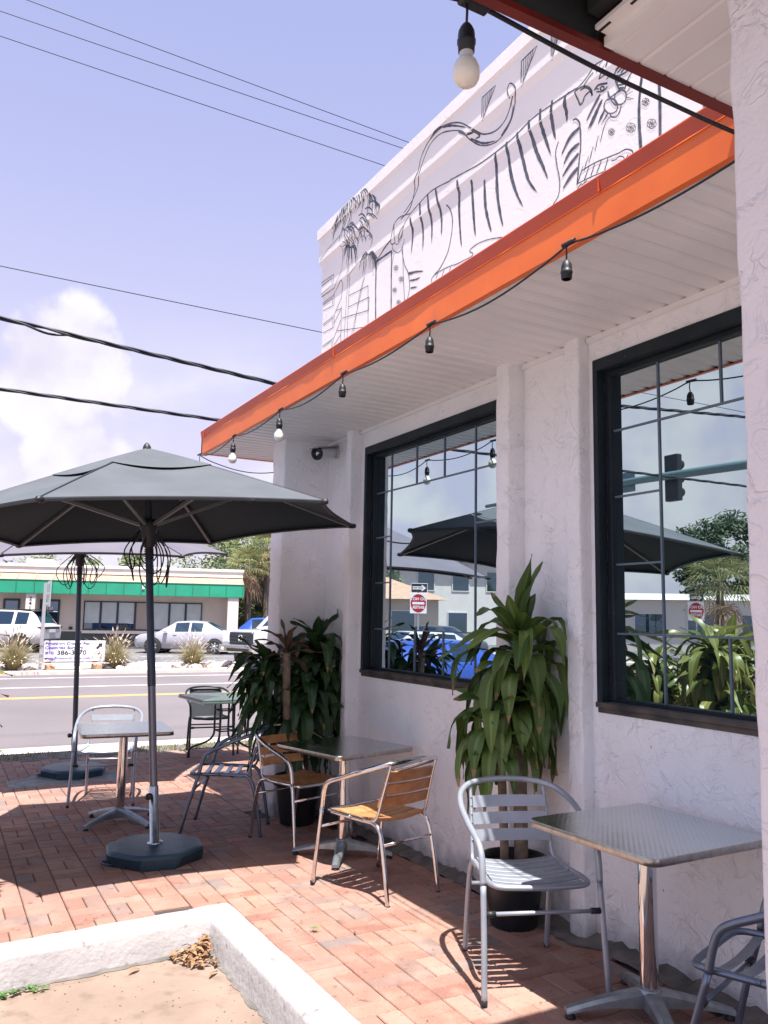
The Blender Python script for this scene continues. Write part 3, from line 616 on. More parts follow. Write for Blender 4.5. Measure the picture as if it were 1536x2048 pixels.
# the line drawing on the parapet: brush strokes lying on the stepped face
MURAL="1.3,0,1,5012,4520,4882,4545,4704,4563,4468,4524;1.3,0,1,4472,4530,4294,4501,4086,4472,3798,4467,3592,4494,3400,4482,3209,4463;1.1,0,1,3278,4475,3207,4460,3150,4468,3094,4493,3060,4510,2996,4500;1,0,1,3208,4455,3156,4442,3105,4466,3072,4475;4.2,1,1,4873,4541,4861,4408,4841,4310,4843,4172;4.2,1,1,4765,4557,4744,4415,4722,4309,4723,4173;4.2,1,1,4660,4557,4623,4415,4594,4293,4597,4179;4.2,1,1,5011,4491,4993,4408,4990,4322,5010,4208;4.2,1,1,4387,4490,4376,4411,4376,4273,4362,4109,4345,3996;4.2,1,1,4231,4416,4220,4294,4200,4104,4184,4003;4.2,1,1,4088,4350,4075,4165,4038,4034,4010,3961;4.2,1,1,3962,4289,3946,4168,3916,4033,3889,3946;4.2,1,1,3950,4459,3959,4382,3944,4182,3929,4073;4.2,1,1,3839,4478,3836,4404,3806,4239,3750,4091,3692,3987;4.2,1,1,3732,4483,3723,4402,3687,4273,3640,4131,3562,4017;4.2,1,1,3622,4502,3610,4406,3560,4263,3509,4157,3466,4056;4.2,1,1,3513,4514,3515,4409,3484,4314,3435,4182;4.2,1,1,3408,4507,3424,4413,3415,4338,3395,4262;4.2,1,1,3296,4473,3308,4417,3302,4373,3299,4315;1.4,0,1,4538,4383,4488,4328,4458,4243,4469,4135,4516,4023,4613,3947,4681,3929;1,0,1,4723,3882,4711,3916,4647,3926,4514,3919,4403,3899,4325,3893,4235,3885,4213,3898,4250,3934,4162,3945,4034,3923,3899,3880;0.8,0,1,4638,3923,4660,3890;0.8,0,1,4555,3915,4583,3883;0.8,0,1,4474,3908,4494,3872;0.8,0,1,4411,3898,4387,3898;1.5,0,1,5151,4539,5007,4572,4926,4722,4857,4782,4816,4869,4705,4940,4525,4948,4334,4872,4189,4753,4087,4663,3955,4613,3853,4629,3797,4690,3751,4728;1.3,0,1,5106,4568,4964,4625,4871,4720,4786,4829,4684,4906,4524,4902,4297,4790,4223,4693,4086,4582,3923,4533,3798,4588,3746,4699,3714,4754,3765,4819,3795,4792,3778,4728;1.6,1,1,4524,4941,4409,4891,4243,4787;1.6,1,1,4333,4805,4243,4739,4154,4716;1.6,1,1,4218,4700,4086,4599,3955,4546;1.6,1,1,3891,4547,3798,4598,3767,4683;1.6,1,1,4189,4743,4121,4670,4172,4677;1.2,0,1,5012,4522,5149,4561,5228,4554,5268,4518,5296,4455,5311,4410,5255,4399,5250,4457,5259,4546;1,0,1,5012,4511,5088,4483,5143,4405,5208,4370,5249,4386;1,0,1,5294,4404,5293,4362,5226,4307,5167,4301,5128,4337,5110,4371;1.2,0,1,5203,4403,5155,4449,5107,4465,5142,4414,5215,4388;0.9,0,1,5267,4320,5295,4236,5305,4123;1,0,1,5138,4320,5121,4097,5095,3874;1.1,0,1,5147,4293,5104,4163,5044,4068,5025,3951,5057,3871;2.6,0,0,5560,4364,5559,4118,5549,3871;2.4,0,0,5309,4352,5304,4081,5299,3870;2.6,0,0,5560,4361,5309,4352;1.6,0,0,5543,4374,5424,4413,5296,4439;1.4,1,1,5044,4074,4931,4042,4830,4009;1.4,1,1,5023,4008,4939,3985,4875,3978;1.4,1,1,5012,3946,4910,3919;1.4,1,1,5044,4063,4949,4041;0.8,0,0,6009,4744,6071,4402,6088,4245,6118,3878;0.8,0,0,6030,4524,6047,4231,6061,3873;0.8,0,0,5754,4310,5807,4205,5883,4062,5982,3866;0.8,0,0,5777,4301,5852,4164,5945,3861;0.8,0,0,6179,4838,6178,4736,6152,4720,6171,4519,6330,4412;0.8,0,0,6584,4762,6391,4804,6179,4826;0.8,0,0,6055,4418,5983,4437,5837,4462,5721,4462;0.7,1,1,6068,5053,6079,5015,6137,4977;0.7,1,1,5934,5043,5926,4993,5971,4943;0.7,1,1,6181,5022,6207,4963,6312,4905;0.7,1,1,5562,4908,5501,4820,5512,4736;0.7,1,1,5638,4961,5624,4923,5642,4876;0.7,1,1,5801,5031,5775,4968,5840,4927;0.7,1,1,6113,5048,6131,5012,6194,4975;0.7,1,1,6085,5053,6094,4939,6183,4805;0.7,1,1,5624,4954,5570,4862,5582,4767;0.7,1,1,5612,4944,5595,4907,5611,4865;0.7,1,1,6009,5050,6009,4961,6093,4867;0.7,1,1,5663,4986,5650,4907,5668,4796;0.7,1,1,5587,4937,5530,4886,5542,4855;0.7,1,1,5751,5033,5717,4941,5775,4858;0.7,1,1,5831,5034,5809,4979,5878,4948;0.7,1,1,5863,5036,5845,4990,5883,4949;0.7,1,1,5551,4893,5489,4803,5511,4723;0.7,1,1,5790,5030,5763,4965,5827,4922;0.7,1,1,5568,4916,5508,4840,5516,4771;0.7,1,1,5585,4936,5527,4844,5535,4751;0.7,1,1,5829,5033,5805,4959,5872,4899;0.7,1,1,5755,5032,5722,4958,5783,4902;0.7,1,1,6121,5046,6139,4993,6237,4947;0.7,1,1,5603,4940,5585,4912,5601,4883;0.7,1,1,6192,5014,6256,4954,6323,4845;0.7,1,1,6033,5051,6036,4972,6123,4891;0.7,1,1,5865,5037,5847,4968,5918,4914;0.7,1,1,5511,4837,5446,4781,5451,4745;0.7,1,1,5919,5042,5909,4986,5987,4949;0.7,1,1,5734,5034,5699,4972,5758,4935;0.7,1,1,5970,5047,5964,4945,6043,4834;0.7,1,1,6001,5050,6000,4966,6083,4882;0.7,1,1,5570,4920,5512,4869,5522,4837;0.7,1,1,6184,5020,6211,4977,6318,4945;0.7,1,1,5638,4961,5623,4898,5639,4814;0.7,1,1,6067,5053,6077,4994,6169,4943;0.7,1,1,6110,5048,6125,4980,6221,4912;0.7,1,1,6194,5013,6258,4946,6324,4826;0.7,1,1,5576,4928,5516,4831,5530,4734;0.7,1,1,5661,4984,5648,4898,5664,4777;0.7,1,1,6208,5003,6239,4956,6348,4915;0.7,1,1,5531,4865,5467,4781,5496,4714;0.7,1,1,5922,5042,5943,4939,5980,4781;0.7,1,1,5742,5033,5739,4951,5763,4833;0.7,1,1,6022,5051,6026,5002,6079,4950;0.7,1,1,5892,5039,5878,4988,5918,4940;0.7,1,1,5947,5045,5972,4942,6012,4781;0.7,1,1,5992,5049,5993,5016,6044,4988;0.7,1,1,6193,5013,6223,4977,6330,4953;0.7,1,1,5624,4950,5608,4903,5624,4844;0.7,1,1,6025,5051,6030,5011,6083,4972;0.7,1,1,5521,4851,5457,4784,5467,4733;0.7,1,1,6089,5052,6103,5020,6164,4988;0.7,1,1,6187,5018,6216,4981,6286,4937;0.7,1,1,5705,5029,5666,4975,5723,4953;0.7,1,1,6196,5012,6223,4945,6329,4875;0.7,1,1,6058,5053,6098,4951,6149,4787;0.7,1,1,6148,5041,6169,4968,6268,4892;0.7,1,1,5631,4955,5616,4905,5633,4841;0.7,1,1,5517,4846,5452,4776,5470,4727;0.7,1,1,6063,5053,6072,4986,6163,4924;0.7,1,1,6198,5010,6226,4950,6333,4890;0.7,1,1,6058,5053,6064,4941,6150,4812;0.7,1,1,5622,4954,5569,4879,5582,4811;1.3,1,1,6065,5108,5993,5092,5931,5042,5899,4997;1.3,1,1,5965,5071,5914,5064,5869,5022,5804,4962;1.3,1,1,6006,5156,5958,5150,5915,5108,5843,5045;1.3,1,1,5800,4730,5742,4722,5715,4694,5687,4654;1.3,1,1,5622,4771,5572,4764,5538,4730,5517,4697;1.3,1,1,5705,4863,5642,4850,5586,4806,5556,4763;1.3,1,1,5986,4850,5937,4846,5893,4806,5825,4747;1.3,1,1,5615,4878,5559,4868,5511,4826,5469,4778;1.3,1,1,5674,4798,5625,4791,5581,4752,5551,4713;1.3,1,1,5817,4856,5759,4846,5709,4804,5663,4754;1.3,1,1,5953,4819,5908,4815,5867,4777,5809,4724;1.3,1,1,6061,4847,6015,4844,5973,4805,5897,4743;1.3,1,1,5719,5024,5672,5018,5632,4978,5601,4939;1.3,1,1,6031,4835,5969,4825,5915,4781,5873,4734;1.3,1,1,6050,5133,5986,5121,5930,5073,5885,5022;1.3,1,1,5793,4813,5748,4809,5708,4771,5657,4722;0.7,1,1,6021,4883,6005,4827,5963,4736;0.7,1,1,6071,4752,6040,4700,6087,4653;0.7,1,1,5667,4754,5659,4715,5661,4660;0.7,1,1,5731,4728,5741,4701,5773,4664;0.7,1,1,5812,4743,5803,4698,5858,4653;0.7,1,1,5943,4730,5957,4703,5930,4641;0.7,1,1,5694,4781,5664,4734,5689,4697;0.7,1,1,5967,4828,5893,4762,5968,4742;0.7,1,1,6073,4786,6038,4725,6098,4682;0.7,1,1,5722,4685,5658,4638,5718,4632;0.7,1,1,5979,4728,5953,4689,6014,4665;0.7,1,1,5669,4759,5641,4726,5682,4711;0.7,1,1,5878,4699,5872,4657,5871,4594;0.7,1,1,5838,4750,5827,4708,5890,4674;0.7,1,1,6006,4731,5981,4695,5983,4651;0.7,1,1,5816,4717,5811,4681,5785,4614;0.7,1,1,5912,4705,5860,4657,5878,4621;0.7,1,1,5803,4748,5768,4714,5822,4704;0.7,1,1,5780,4796,5758,4765,5742,4729;0.7,1,1,6043,4731,6027,4698,6068,4669;0.7,1,1,5802,4808,5732,4747,5804,4732;0.7,1,1,5782,4763,5774,4733,5817,4712;0.7,1,1,5675,4664,5615,4596,5616,4532;0.7,1,1,6049,4787,6004,4734,6030,4697;0.7,1,1,5771,4664,5720,4621,5732,4594;0.7,1,1,5758,4714,5750,4669,5722,4591;0.7,1,1,5912,4749,5895,4700,5946,4650;0.7,1,1,6011,4823,5934,4751,5977,4714;0.7,1,1,5917,4785,5893,4731,5944,4690;0.7,1,1,6135,4881,6075,4819,6095,4772;0.7,1,1,5963,4709,5958,4670,5985,4623;0.7,1,1,5661,4634,5613,4567,5646,4511;0.7,1,1,6090,4856,6016,4798,6030,4765;0.7,1,1,5719,4777,5689,4739,5694,4706;0.7,1,1,6044,4749,6029,4706,6029,4646;0.7,1,1,5992,4783,5972,4750,6008,4731;0.7,1,1,5965,4847,5890,4794,5953,4790;0.7,1,1,5704,4692,5654,4631,5647,4566;0.7,1,1,5711,4692,5658,4634,5669,4585;0.7,1,1,5834,4746,5799,4711,5849,4699;0.7,1,1,6104,4876,6072,4814,6080,4746;0.7,1,1,5811,4692,5776,4649,5791,4612;0.7,1,1,6120,4752,6070,4715,6144,4716;0.7,1,1,6047,4739,6056,4702,6063,4637;0.7,1,1,6004,4654,5985,4635,5963,4478;0.7,1,1,6004,4654,5931,4640,5875,4547;0.7,1,1,6004,4654,6065,4704,6130,4667;0.7,1,1,6004,4654,6077,4702,6148,4674;0.7,1,1,6004,4654,5946,4622,5898,4461;0.7,1,1,6004,4654,6066,4692,6109,4633;0.7,1,1,6004,4654,5936,4649,5885,4580;0.7,1,1,6004,4654,6057,4695,6099,4657;0.7,1,1,6004,4654,6054,4663,6082,4521;0.7,1,1,6004,4654,6022,4664,6028,4559;0.7,1,1,6004,4654,6034,4666,6048,4553;0.7,1,1,6004,4654,6068,4695,6119,4643;0.7,1,1,6004,4654,5921,4617,5856,4466;0.7,1,1,6004,4654,6034,4664,6048,4546;0.7,1,1,6004,4654,6076,4694,6129,4633;0.7,1,1,6004,4654,6076,4700,6140,4660;0.7,1,1,6004,4654,6053,4667,6081,4538;0.7,1,1,6004,4654,6031,4658,6043,4526;0.7,1,1,6004,4654,6055,4700,6104,4662;0.7,1,1,6004,4654,5932,4650,5878,4576;0.7,1,1,6004,4654,5994,4642,5980,4496;0.7,1,1,6004,4654,6024,4661,6032,4543;0.7,1,1,6004,4654,5962,4655,5929,4578;0.7,1,1,6004,4654,6098,4692,6164,4600;0.7,1,1,6004,4654,6045,4676,6069,4582;0.7,1,1,6004,4654,6070,4705,6140,4677;0.7,1,1,6004,4654,6001,4656,5992,4545;0.7,1,1,6004,4654,6067,4693,6113,4637;0.7,1,1,6004,4654,6026,4667,6036,4565;0.7,1,1,6004,4654,6049,4680,6076,4597;0.7,1,1,6004,4654,5992,4650,5977,4529;0.7,1,1,6004,4654,5938,4619,5884,4458;0.7,1,1,6004,4654,6087,4685,6140,4581;0.7,1,1,6004,4654,5941,4633,5892,4511;0.7,1,1,5675,4461,5694,4468,5732,4375;0.7,1,1,5675,4461,5631,4426,5608,4256;0.7,1,1,5675,4461,5765,4490,5851,4396;0.7,1,1,5675,4461,5601,4429,5562,4298;0.7,1,1,5675,4461,5766,4497,5842,4416;0.7,1,1,5675,4461,5651,4449,5657,4336;0.7,1,1,5675,4461,5595,4460,5563,4366;0.7,1,1,5675,4461,5734,4505,5774,4470;0.7,1,1,5675,4461,5743,4489,5807,4407;0.7,1,1,5675,4461,5717,4461,5771,4324;0.7,1,1,5675,4461,5609,4431,5578,4300;0.7,1,1,5675,4461,5598,4434,5562,4325;0.7,1,1,5675,4461,5621,4466,5605,4396;0.7,1,1,5675,4461,5591,4424,5539,4281;0.7,1,1,5675,4461,5598,4449,5569,4386;0.7,1,1,5675,4461,5587,4449,5551,4389;0.7,1,1,5675,4461,5628,4460,5615,4401;0.7,1,1,5675,4461,5571,4426,5509,4308;0.7,1,1,5675,4461,5736,4470,5802,4343;0.7,1,1,5675,4461,5668,4455,5686,4347;0.7,1,1,5675,4461,5618,4436,5598,4312;0.7,1,1,5675,4461,5729,4507,5764,4464;0.7,1,1,5675,4461,5582,4426,5528,4301;0.7,1,1,5675,4461,5588,4446,5552,4386;0.7,1,1,5675,4461,5605,4433,5571,4309;0.7,1,1,5675,4461,5733,4468,5797,4337;0.7,1,1,5675,4461,5593,4453,5562,4389;0.7,1,1,5675,4461,5602,4446,5576,4371;0.7,1,1,5675,4461,5599,4460,5571,4374;0.7,1,1,5675,4461,5624,4457,5611,4394;0.7,1,1,5675,4461,5618,4465,5600,4394;0.7,1,1,5675,4461,5601,4422,5554,4264;0.9,0,0,6610,4553,6338,4539,6341,4450,6603,4444;0.9,0,0,6594,4522,6367,4520,6369,4466;0.9,0,0,6587,4355,6340,4356,6340,4260,6568,4281;0.9,0,0,6572,4338,6371,4337,6370,4276;0.9,0,0,6568,4152,6328,4160,6327,4053,6555,4068;0.9,0,0,6550,4134,6354,4145,6355,4067;0.9,0,0,6566,3944,6337,3955,6343,3868;0.9,0,0,6537,3929,6363,3942,6370,3881;0.9,0,0,6185,4436,6341,4369,6366,4341;0.9,0,0,6185,4436,6168,4397,6191,4275,6329,4167;0.9,0,0,6187,4197,6181,3868;0.9,0,0,6186,4179,6329,4089;0.9,0,0,6193,4076,6329,3947;0.9,0,0,6185,3945,6312,3888;0.9,0,0,5692,4209,5678,3879;0.9,0,0,6050,4244,5692,4207;0.9,0,0,6304,4194,6186,4179;0.9,0,0,6045,4144,5670,4102;0.9,0,0,5670,4102,5672,3992;0.9,0,0,6168,4083,5672,3992;0.9,0,0,6266,3999,5734,3869;0.9,0,0,6600,4420,6330,4412;1.4,0,1,3219,4449,3211,4413,3191,4360,3168,4365,3154,4387,3111,4391,3096,4358,3106,4402,3141,4436,3185,4448,3219,4448;1.2,0,1,3176,4433,3138,4427,3109,4397;1.2,1,1,3050,4462,3006,4504;1.2,1,1,3037,4415,2986,4472;1.2,1,1,2992,4424,2951,4505;1.2,1,1,2898,4438,2887,4451;1.2,1,1,2933,4468,2914,4480;1,0,1,3032,4416,2979,4413,2972,4394,2990,4389;1.8,0,1,3079,4379,3046,4390,2982,4362;1.2,0,1,3063,4361,3015,4336,2981,4343;0.9,0,1,3073,4389,3046,4365;1.2,0,1,3030,4370,3014,4363,3006,4345,3020,4342,3034,4360,3030,4370;2,1,1,3036,4330,3090,4286,3143,4236;2,1,1,3021,4292,3068,4249,3132,4183;2,1,1,3007,4222,3056,4172;2,1,1,2984,4189,3035,4155;2,1,1,3047,4262,3116,4180;2,1,1,3058,4318,3097,4274;1.2,0,1,2911,4191,2916,4175,2930,4169,2950,4172,2972,4184,2991,4203,3005,4226,3009,4247,3004,4262,2990,4269,2970,4265,2948,4253,2928,4233,2915,4211,2911,4191;1.2,0,1,2853,4197,2864,4187,2880,4185,2898,4192,2915,4206,2927,4225,2932,4244,2929,4260,2918,4270,2901,4272,2883,4265,2866,4251,2854,4233,2850,4213,2853,4197;1.1,0,1,2968,4183,2958,4158,2925,4139,2896,4156,2886,4190;1.4,0,1,2980,4314,2966,4272,2932,4269,2887,4265;1,0,1,2966,4272,2934,4213,2909,4199;1.6,0,1,2934,4376,2916,4324,2897,4274;1.5,0,1,2862,4256,2836,4300,2810,4316;1.6,0,1,2934,4376,2911,4398,2866,4396,2824,4374,2837,4345,2895,4353,2930,4372;1.5,0,1,2925,4350,2888,4343;1.5,0,1,2916,4328,2870,4313;1.5,0,1,2908,4305,2861,4285;1.5,0,1,2896,4284,2866,4266;1.5,0,1,2909,4377,2873,4385;1.5,0,1,2884,4361,2849,4376;0.6,0,1,2853,4218,2804,4211;0.6,0,1,2851,4206,2800,4166;0.6,0,1,2854,4230,2817,4249;0.6,0,1,2848,4191,2819,4173;0.6,0,1,2842,4228,2800,4250;0.9,0,0,2971,4162,2996,4151,3017,4122,3040,4061,3057,4105,3080,4028,3096,4062,3129,3985,3134,4026,3168,3958,3175,3990,3220,3908;1.5,0,1,3250,4299,3229,4296,3207,4272,3194,4235,3190,4123,3206,4023,3222,3905;2.4,1,1,3199,4226,3275,4211,3347,4145;2.4,1,1,3201,4136,3276,4126,3330,4078;2.4,1,1,3208,4080,3278,4050,3343,4008;2.4,1,1,3215,4000,3279,3974,3338,3936;1,0,1,3371,4236,3396,4188,3385,4095,3364,3998,3375,3917,3424,3878;1.1,0,1,3187,3967,3087,3963,2961,3939,2910,3929,2860,3924,2822,3897,2813,3877;1,0,1,3222,3909,3122,3898,2973,3872;0.9,0,1,3131,3960,3166,3907;0.9,0,1,3085,3958,3116,3905;0.9,0,1,3036,3949,3073,3898;0.9,0,1,2987,3940,3014,3886;0.9,0,1,3188,3897,3223,3878;0.9,0,1,3144,3892,3189,3884;0.9,0,1,2962,3912,2931,3904,2911,3909,2881,3894,2867,3871,2847,3888;2.8,0,1,2736,4294,2762,4146,2767,4017,2760,3875;3,0,1,2635,4193,2632,4055,2636,3873;3,0,1,2375,3932,2370,3870;0.6,0,1,2958,4072,2955,4060,2941,4052,2935,4062,2948,4073,2958,4072;0.6,0,1,2958,4072,2969,4072,2967,4060,2949,4051,2947,4061,2958,4072;0.6,0,1,2958,4072,2968,4084,2980,4086,2975,4070,2961,4064,2958,4072;0.6,0,1,2958,4072,2953,4079,2963,4092,2977,4092,2971,4079,2958,4072;0.6,0,1,2958,4072,2945,4064,2939,4071,2953,4087,2963,4084,2958,4072;0.6,0,1,2823,4023,2819,4006,2800,3993,2792,4008,2809,4025,2823,4023;0.6,0,1,2823,4023,2839,4023,2836,4006,2811,3993,2808,4006,2823,4023;0.6,0,1,2823,4023,2838,4040,2855,4042,2848,4019,2828,4011,2823,4023;0.6,0,1,2823,4023,2816,4033,2830,4052,2851,4051,2842,4032,2823,4023;0.6,0,1,2823,4023,2805,4012,2796,4021,2816,4044,2830,4041,2823,4023;0.6,0,1,2687,3969,2683,3952,2665,3941,2658,3955,2674,3971,2687,3969;0.6,0,1,2687,3969,2702,3969,2699,3952,2676,3940,2673,3953,2687,3969;0.6,0,1,2687,3969,2701,3986,2717,3987,2710,3965,2692,3957,2687,3969;0.6,0,1,2687,3969,2681,3979,2694,3997,2713,3996,2705,3978,2687,3969;0.6,0,1,2687,3969,2670,3959,2662,3968,2680,3990,2694,3986,2687,3969;0.6,0,1,2722,4106,2719,4093,2705,4083,2699,4094,2711,4107,2722,4106;0.6,0,1,2722,4106,2734,4106,2732,4093,2713,4082,2711,4093,2722,4106;0.6,0,1,2722,4106,2733,4119,2746,4121,2741,4103,2726,4097,2722,4106;0.6,0,1,2722,4106,2717,4114,2727,4128,2743,4128,2736,4113,2722,4106;0.6,0,1,2722,4106,2708,4097,2702,4104,2717,4122,2727,4119,2722,4106;0.6,0,1,2671,4214,2668,4202,2656,4194,2651,4203,2661,4214,2671,4214;0.6,0,1,2671,4214,2681,4214,2679,4203,2663,4193,2661,4202,2671,4214;0.6,0,1,2671,4214,2680,4225,2691,4227,2686,4212,2674,4206,2671,4214;0.6,0,1,2671,4214,2666,4220,2675,4233,2688,4233,2682,4220,2671,4214;0.6,0,1,2671,4214,2659,4206,2653,4212,2666,4227,2675,4225,2671,4214;0.6,0,1,5233,4186,5226,4172,5204,4162,5196,4173,5216,4187,5233,4186;0.6,0,1,5233,4186,5251,4186,5246,4173,5217,4162,5214,4172,5233,4186;0.6,0,1,5233,4186,5250,4199,5270,4201,5260,4183,5238,4176,5233,4186;0.6,0,1,5233,4186,5225,4193,5242,4208,5265,4208,5255,4193,5233,4186;0.6,0,1,5233,4186,5211,4177,5201,4184,5225,4202,5241,4199,5233,4186;0.6,0,1,5150,4067,5144,4054,5121,4044,5114,4055,5134,4068,5150,4067;0.6,0,1,5150,4067,5167,4067,5163,4054,5134,4044,5131,4054,5150,4067;0.6,0,1,5150,4067,5167,4080,5186,4081,5177,4064,5154,4057,5150,4067;0.6,0,1,5150,4067,5142,4074,5159,4088,5182,4088,5171,4074,5150,4067;0.6,0,1,5150,4067,5128,4058,5119,4065,5142,4082,5158,4080,5150,4067;0.6,0,1,5247,4013,5241,4002,5221,3993,5214,4003,5232,4015,5247,4014;0.6,0,1,5247,4014,5263,4014,5259,4002,5233,3993,5230,4002,5247,4013;0.6,0,1,5247,4014,5263,4025,5281,4027,5272,4011,5252,4005,5247,4013;0.6,0,1,5247,4014,5240,4021,5256,4033,5277,4033,5267,4020,5247,4014;0.6,0,1,5247,4013,5227,4006,5219,4013,5240,4028,5255,4026,5247,4014;0.6,0,1,5184,3893,5178,3882,5158,3874,5151,3884,5169,3895,5184,3893;0.6,0,1,5184,3893,5200,3893,5196,3882,5170,3873,5167,3883,5184,3893;0.6,0,1,5184,3893,5199,3905,5217,3906,5208,3890,5188,3885,5184,3893;0.6,0,1,5184,3893,5177,3901,5192,3913,5212,3912,5203,3899,5184,3893;0.6,0,1,5184,3893,5164,3886,5156,3893,5177,3908,5191,3905,5184,3893;1.1,0,0,4060,4895,3915,4894,4063,4734,4060,4895;0.7,0,1,4038,4895,4044,4748;0.7,0,1,4016,4895,4028,4766;0.7,0,1,3994,4895,4013,4783;0.7,0,1,3972,4895,3998,4800;0.7,0,1,3951,4895,3983,4818;1.1,0,0,3654,4898,3507,4904,3659,4733,3654,4898;0.7,0,1,3631,4899,3639,4747;0.7,0,1,3609,4900,3623,4766;0.7,0,1,3587,4901,3607,4785;0.7,0,1,3565,4902,3592,4803;0.7,0,1,3543,4903,3576,4822;1.1,0,0,3379,4883,3288,4890,3382,4732,3379,4883;0.7,0,1,3365,4884,3369,4746;0.7,0,1,3351,4885,3359,4763;0.7,0,1,3338,4886,3350,4780;0.7,0,1,3324,4887,3340,4797;0.7,0,1,3310,4888,3330,4814"
mm=MB(); q=random.Random(3)
for si_,s_ in enumerate(MURAL.split(';')):
    a=s_.split(','); wd=min(.026,float(a[0])*.01)*(.5 if a[0]=='0.6' else .70); tp=int(a[1]); smf=int(a[2]); nums=[int(c)/1000 for c in a[3:]]
    P=[V(0,nums[i],nums[i+1]) for i in range(0,len(nums),2)]
    if smf and len(P)>2: P=smooth(P,6)
    D=[P[0]]
    for p_ in P[1:]:
        n=max(1,int((p_-D[-1]).length/.035)); a0=D[-1].copy()
        D+= [a0.lerp(p_,(k+1)/n) for k in range(n)]
    if len(D)<2: continue
    rows=[]; N_=len(D)
    for i,p_ in enumerate(D):
        t_=(D[min(i+1,N_-1)]-D[max(i-1,0)]); t_=t_.normalized() if t_.length>1e-6 else V(0,0,1)
        nrm=V(0,-t_.z,t_.y); u_=i/(N_-1)
        ww=wd*.5*((.35+1.1*math.sin(PI*min(1,.18+u_*.82))**.8) if tp else 1)*q.uniform(.8,1.15)
        if tp and u_>.93: ww*=.45
        row=[]
        for sgn in (-1,1):
            z=min(5.05,max(3.3,p_.z+nrm.z*ww*sgn)); y=p_.y+nrm.y*ww*sgn
            row.append(V(px(z)-.0008-.000003*si_,min(y,6.60),z))
        rows.append(row)
    mm.strip(rows,smooth=False)
mo=mm.build('mural',m_paint,B,world=True); mo['label']='dark blue line drawing of a striding tiger, palms and poles'

def window(a,left,right,top,bot):
    y0,y1,z0,z1=a; XG=XW+.075
    fr=MB()
    t1=.034
    # outer casing, standing slightly proud of the stucco
    for (p,q_) in ((y0,y0+t1),(y1-t1,y1)): fr.bbox(XW-.012,XW+.045,p,q_,z0+.04,z1,.003)
    fr.bbox(XW-.013,XW+.046,y0+.001,y1-.001,z1-.06,z1+.003,.004)
    # inner sash
    t2=.032; a0,a1,b0,b1=y0+t1,y1-t1,z0+.04,z1-.06
    fr.bbox(XW+.045,XW+.09,a0-.002,a0+t2,b0,b1,.004); fr.bbox(XW+.045,XW+.09,a1-t2,a1+.002,b0,b1,.004)
    fr.bbox(XW+.046,XW+.091,a0,a1,b1-t2*.8,b1+.002,.004); fr.bbox(XW+.046,XW+.091,a0,a1,b0-.002,b0+t2*.7,.004)
    w_=fr.build('window',m_dark,B,world=True)
    w_.location=(0,0,0)
    def sub(mb,nm,mt):
        o=mb.build(nm,mt,B,world=True); o.parent=w_; return o
    p=MB(); p.quad(V(XG,a1,b0),V(XG,a0,b0),V(XG,a0,b1),V(XG,a1,b1)); sub(p,'pane',m_glass)
    s2=MB(); s2.bbox(XW-.020,XW+.075,y0-.004,y1+.004,z0+.018,z0+.044,.004); s2.bbox(XW-.006,XW+.06,y0,y1,z0-.008,z0+.019,.003); sub(s2,'sill',m_sill)
    mu=MB(); h=.0048
    XM=XG-.004
    def bar(ya,yb_,za,zb_):
        mu.box(XM-.003,XG-.0005,min(ya,yb_),max(ya,yb_),min(za,zb_),max(za,zb_))
    for y in (left,right): bar(y-h,y+h,b0,b1)
    for z in (top,bot): 
        bar(a0,left-h,z-h,z+h); bar(left+h,right-h,z-h,z+h); bar(right+h,a1,z-h,z+h)
    n=max(2,round((right-left)/.37))
    for i in range(1,n):
        y=left+(right-left)*i/n
        bar(y-h,y+h,top+h,b1); bar(y-h,y+h,b0,bot-h)
    for i in (1,2):
        z=bot+(top-bot)*i/3
        bar(a0,left-h,z-h,z+h); bar(right+h,a1,z-h,z+h)
    sub(mu,'glazing_bar',m_muntin)
    return w_
w1=window(W1,4.305,5.41,2.492,1.44)
w2=window(W2,2.05,2.775,2.505,1.469)
w1['label']='far dark window reflecting the parasols and a blue car'; w2['label']='near dark window reflecting clouds, a traffic signal and sunlit leaves'

# ------------------------------------------------------------------ hanging bulbs
def socket(parent,p,withbulb,drop=.06,s=1.0,tilt=0):
    """rubber lamp holder on a short lead, with or without a bulb"""
    mb=MB(); P=Vector(p); T=Matrix.Translation(P)@Euler((tilt,0,0)).to_matrix().to_4x4()@Matrix.Scale(s,4)
    mb.tube([T@V(0,0,0),T@V(.003,.002,-drop*.5),T@V(0,0,-drop)],.0032*s,8)
    prof=[(.001,.004),(.009,0),(.0145,-.008),(.019,-.018),(.0205,-.03),(.0205,-.040),(.0225,-.042),(.0225,-.050),(.0205,-.053),(.0195,-.072),(.017,-.074)]
    mb.lathe([(r,z-drop) for r,z in prof],16,M=T)
    so_=mb.build('lamp_holder',m_black,parent,world=True)
    if withbulb:
        b=MB(); n_=MB()
        n_.lathe([(.0165,-.070-drop),(.0168,-.086-drop),(.0172,-.088-drop)],18,M=T)
        prof=[(.0172,-.088),(.0215,-.093),(.0275,-.101),(.0318,-.113),(.033,-.125),(.0312,-.138),(.0255,-.149),(.015,-.1565),(.001,-.159)]
        b.lathe([(r,z-drop) for r,z in prof],20,M=T)
        o=b.build('bulb',m_bulb,parent,world=True); o.parent=so_
        o=n_.build('bulb_collar',m_bulbneck,parent,world=True); o.parent=so_
    return so_
S1=thing('string_lights','black cord of hanging lamp holders strung under the long orange fascia','string lights',(2.115,4.4,3.0))
hp=[(1.50,2.975),(2.356,3.003),(3.37,2.991),(4.362,2.991),(5.386,2.985),(6.404,2.984),(7.40,2.99)]
pts=[]
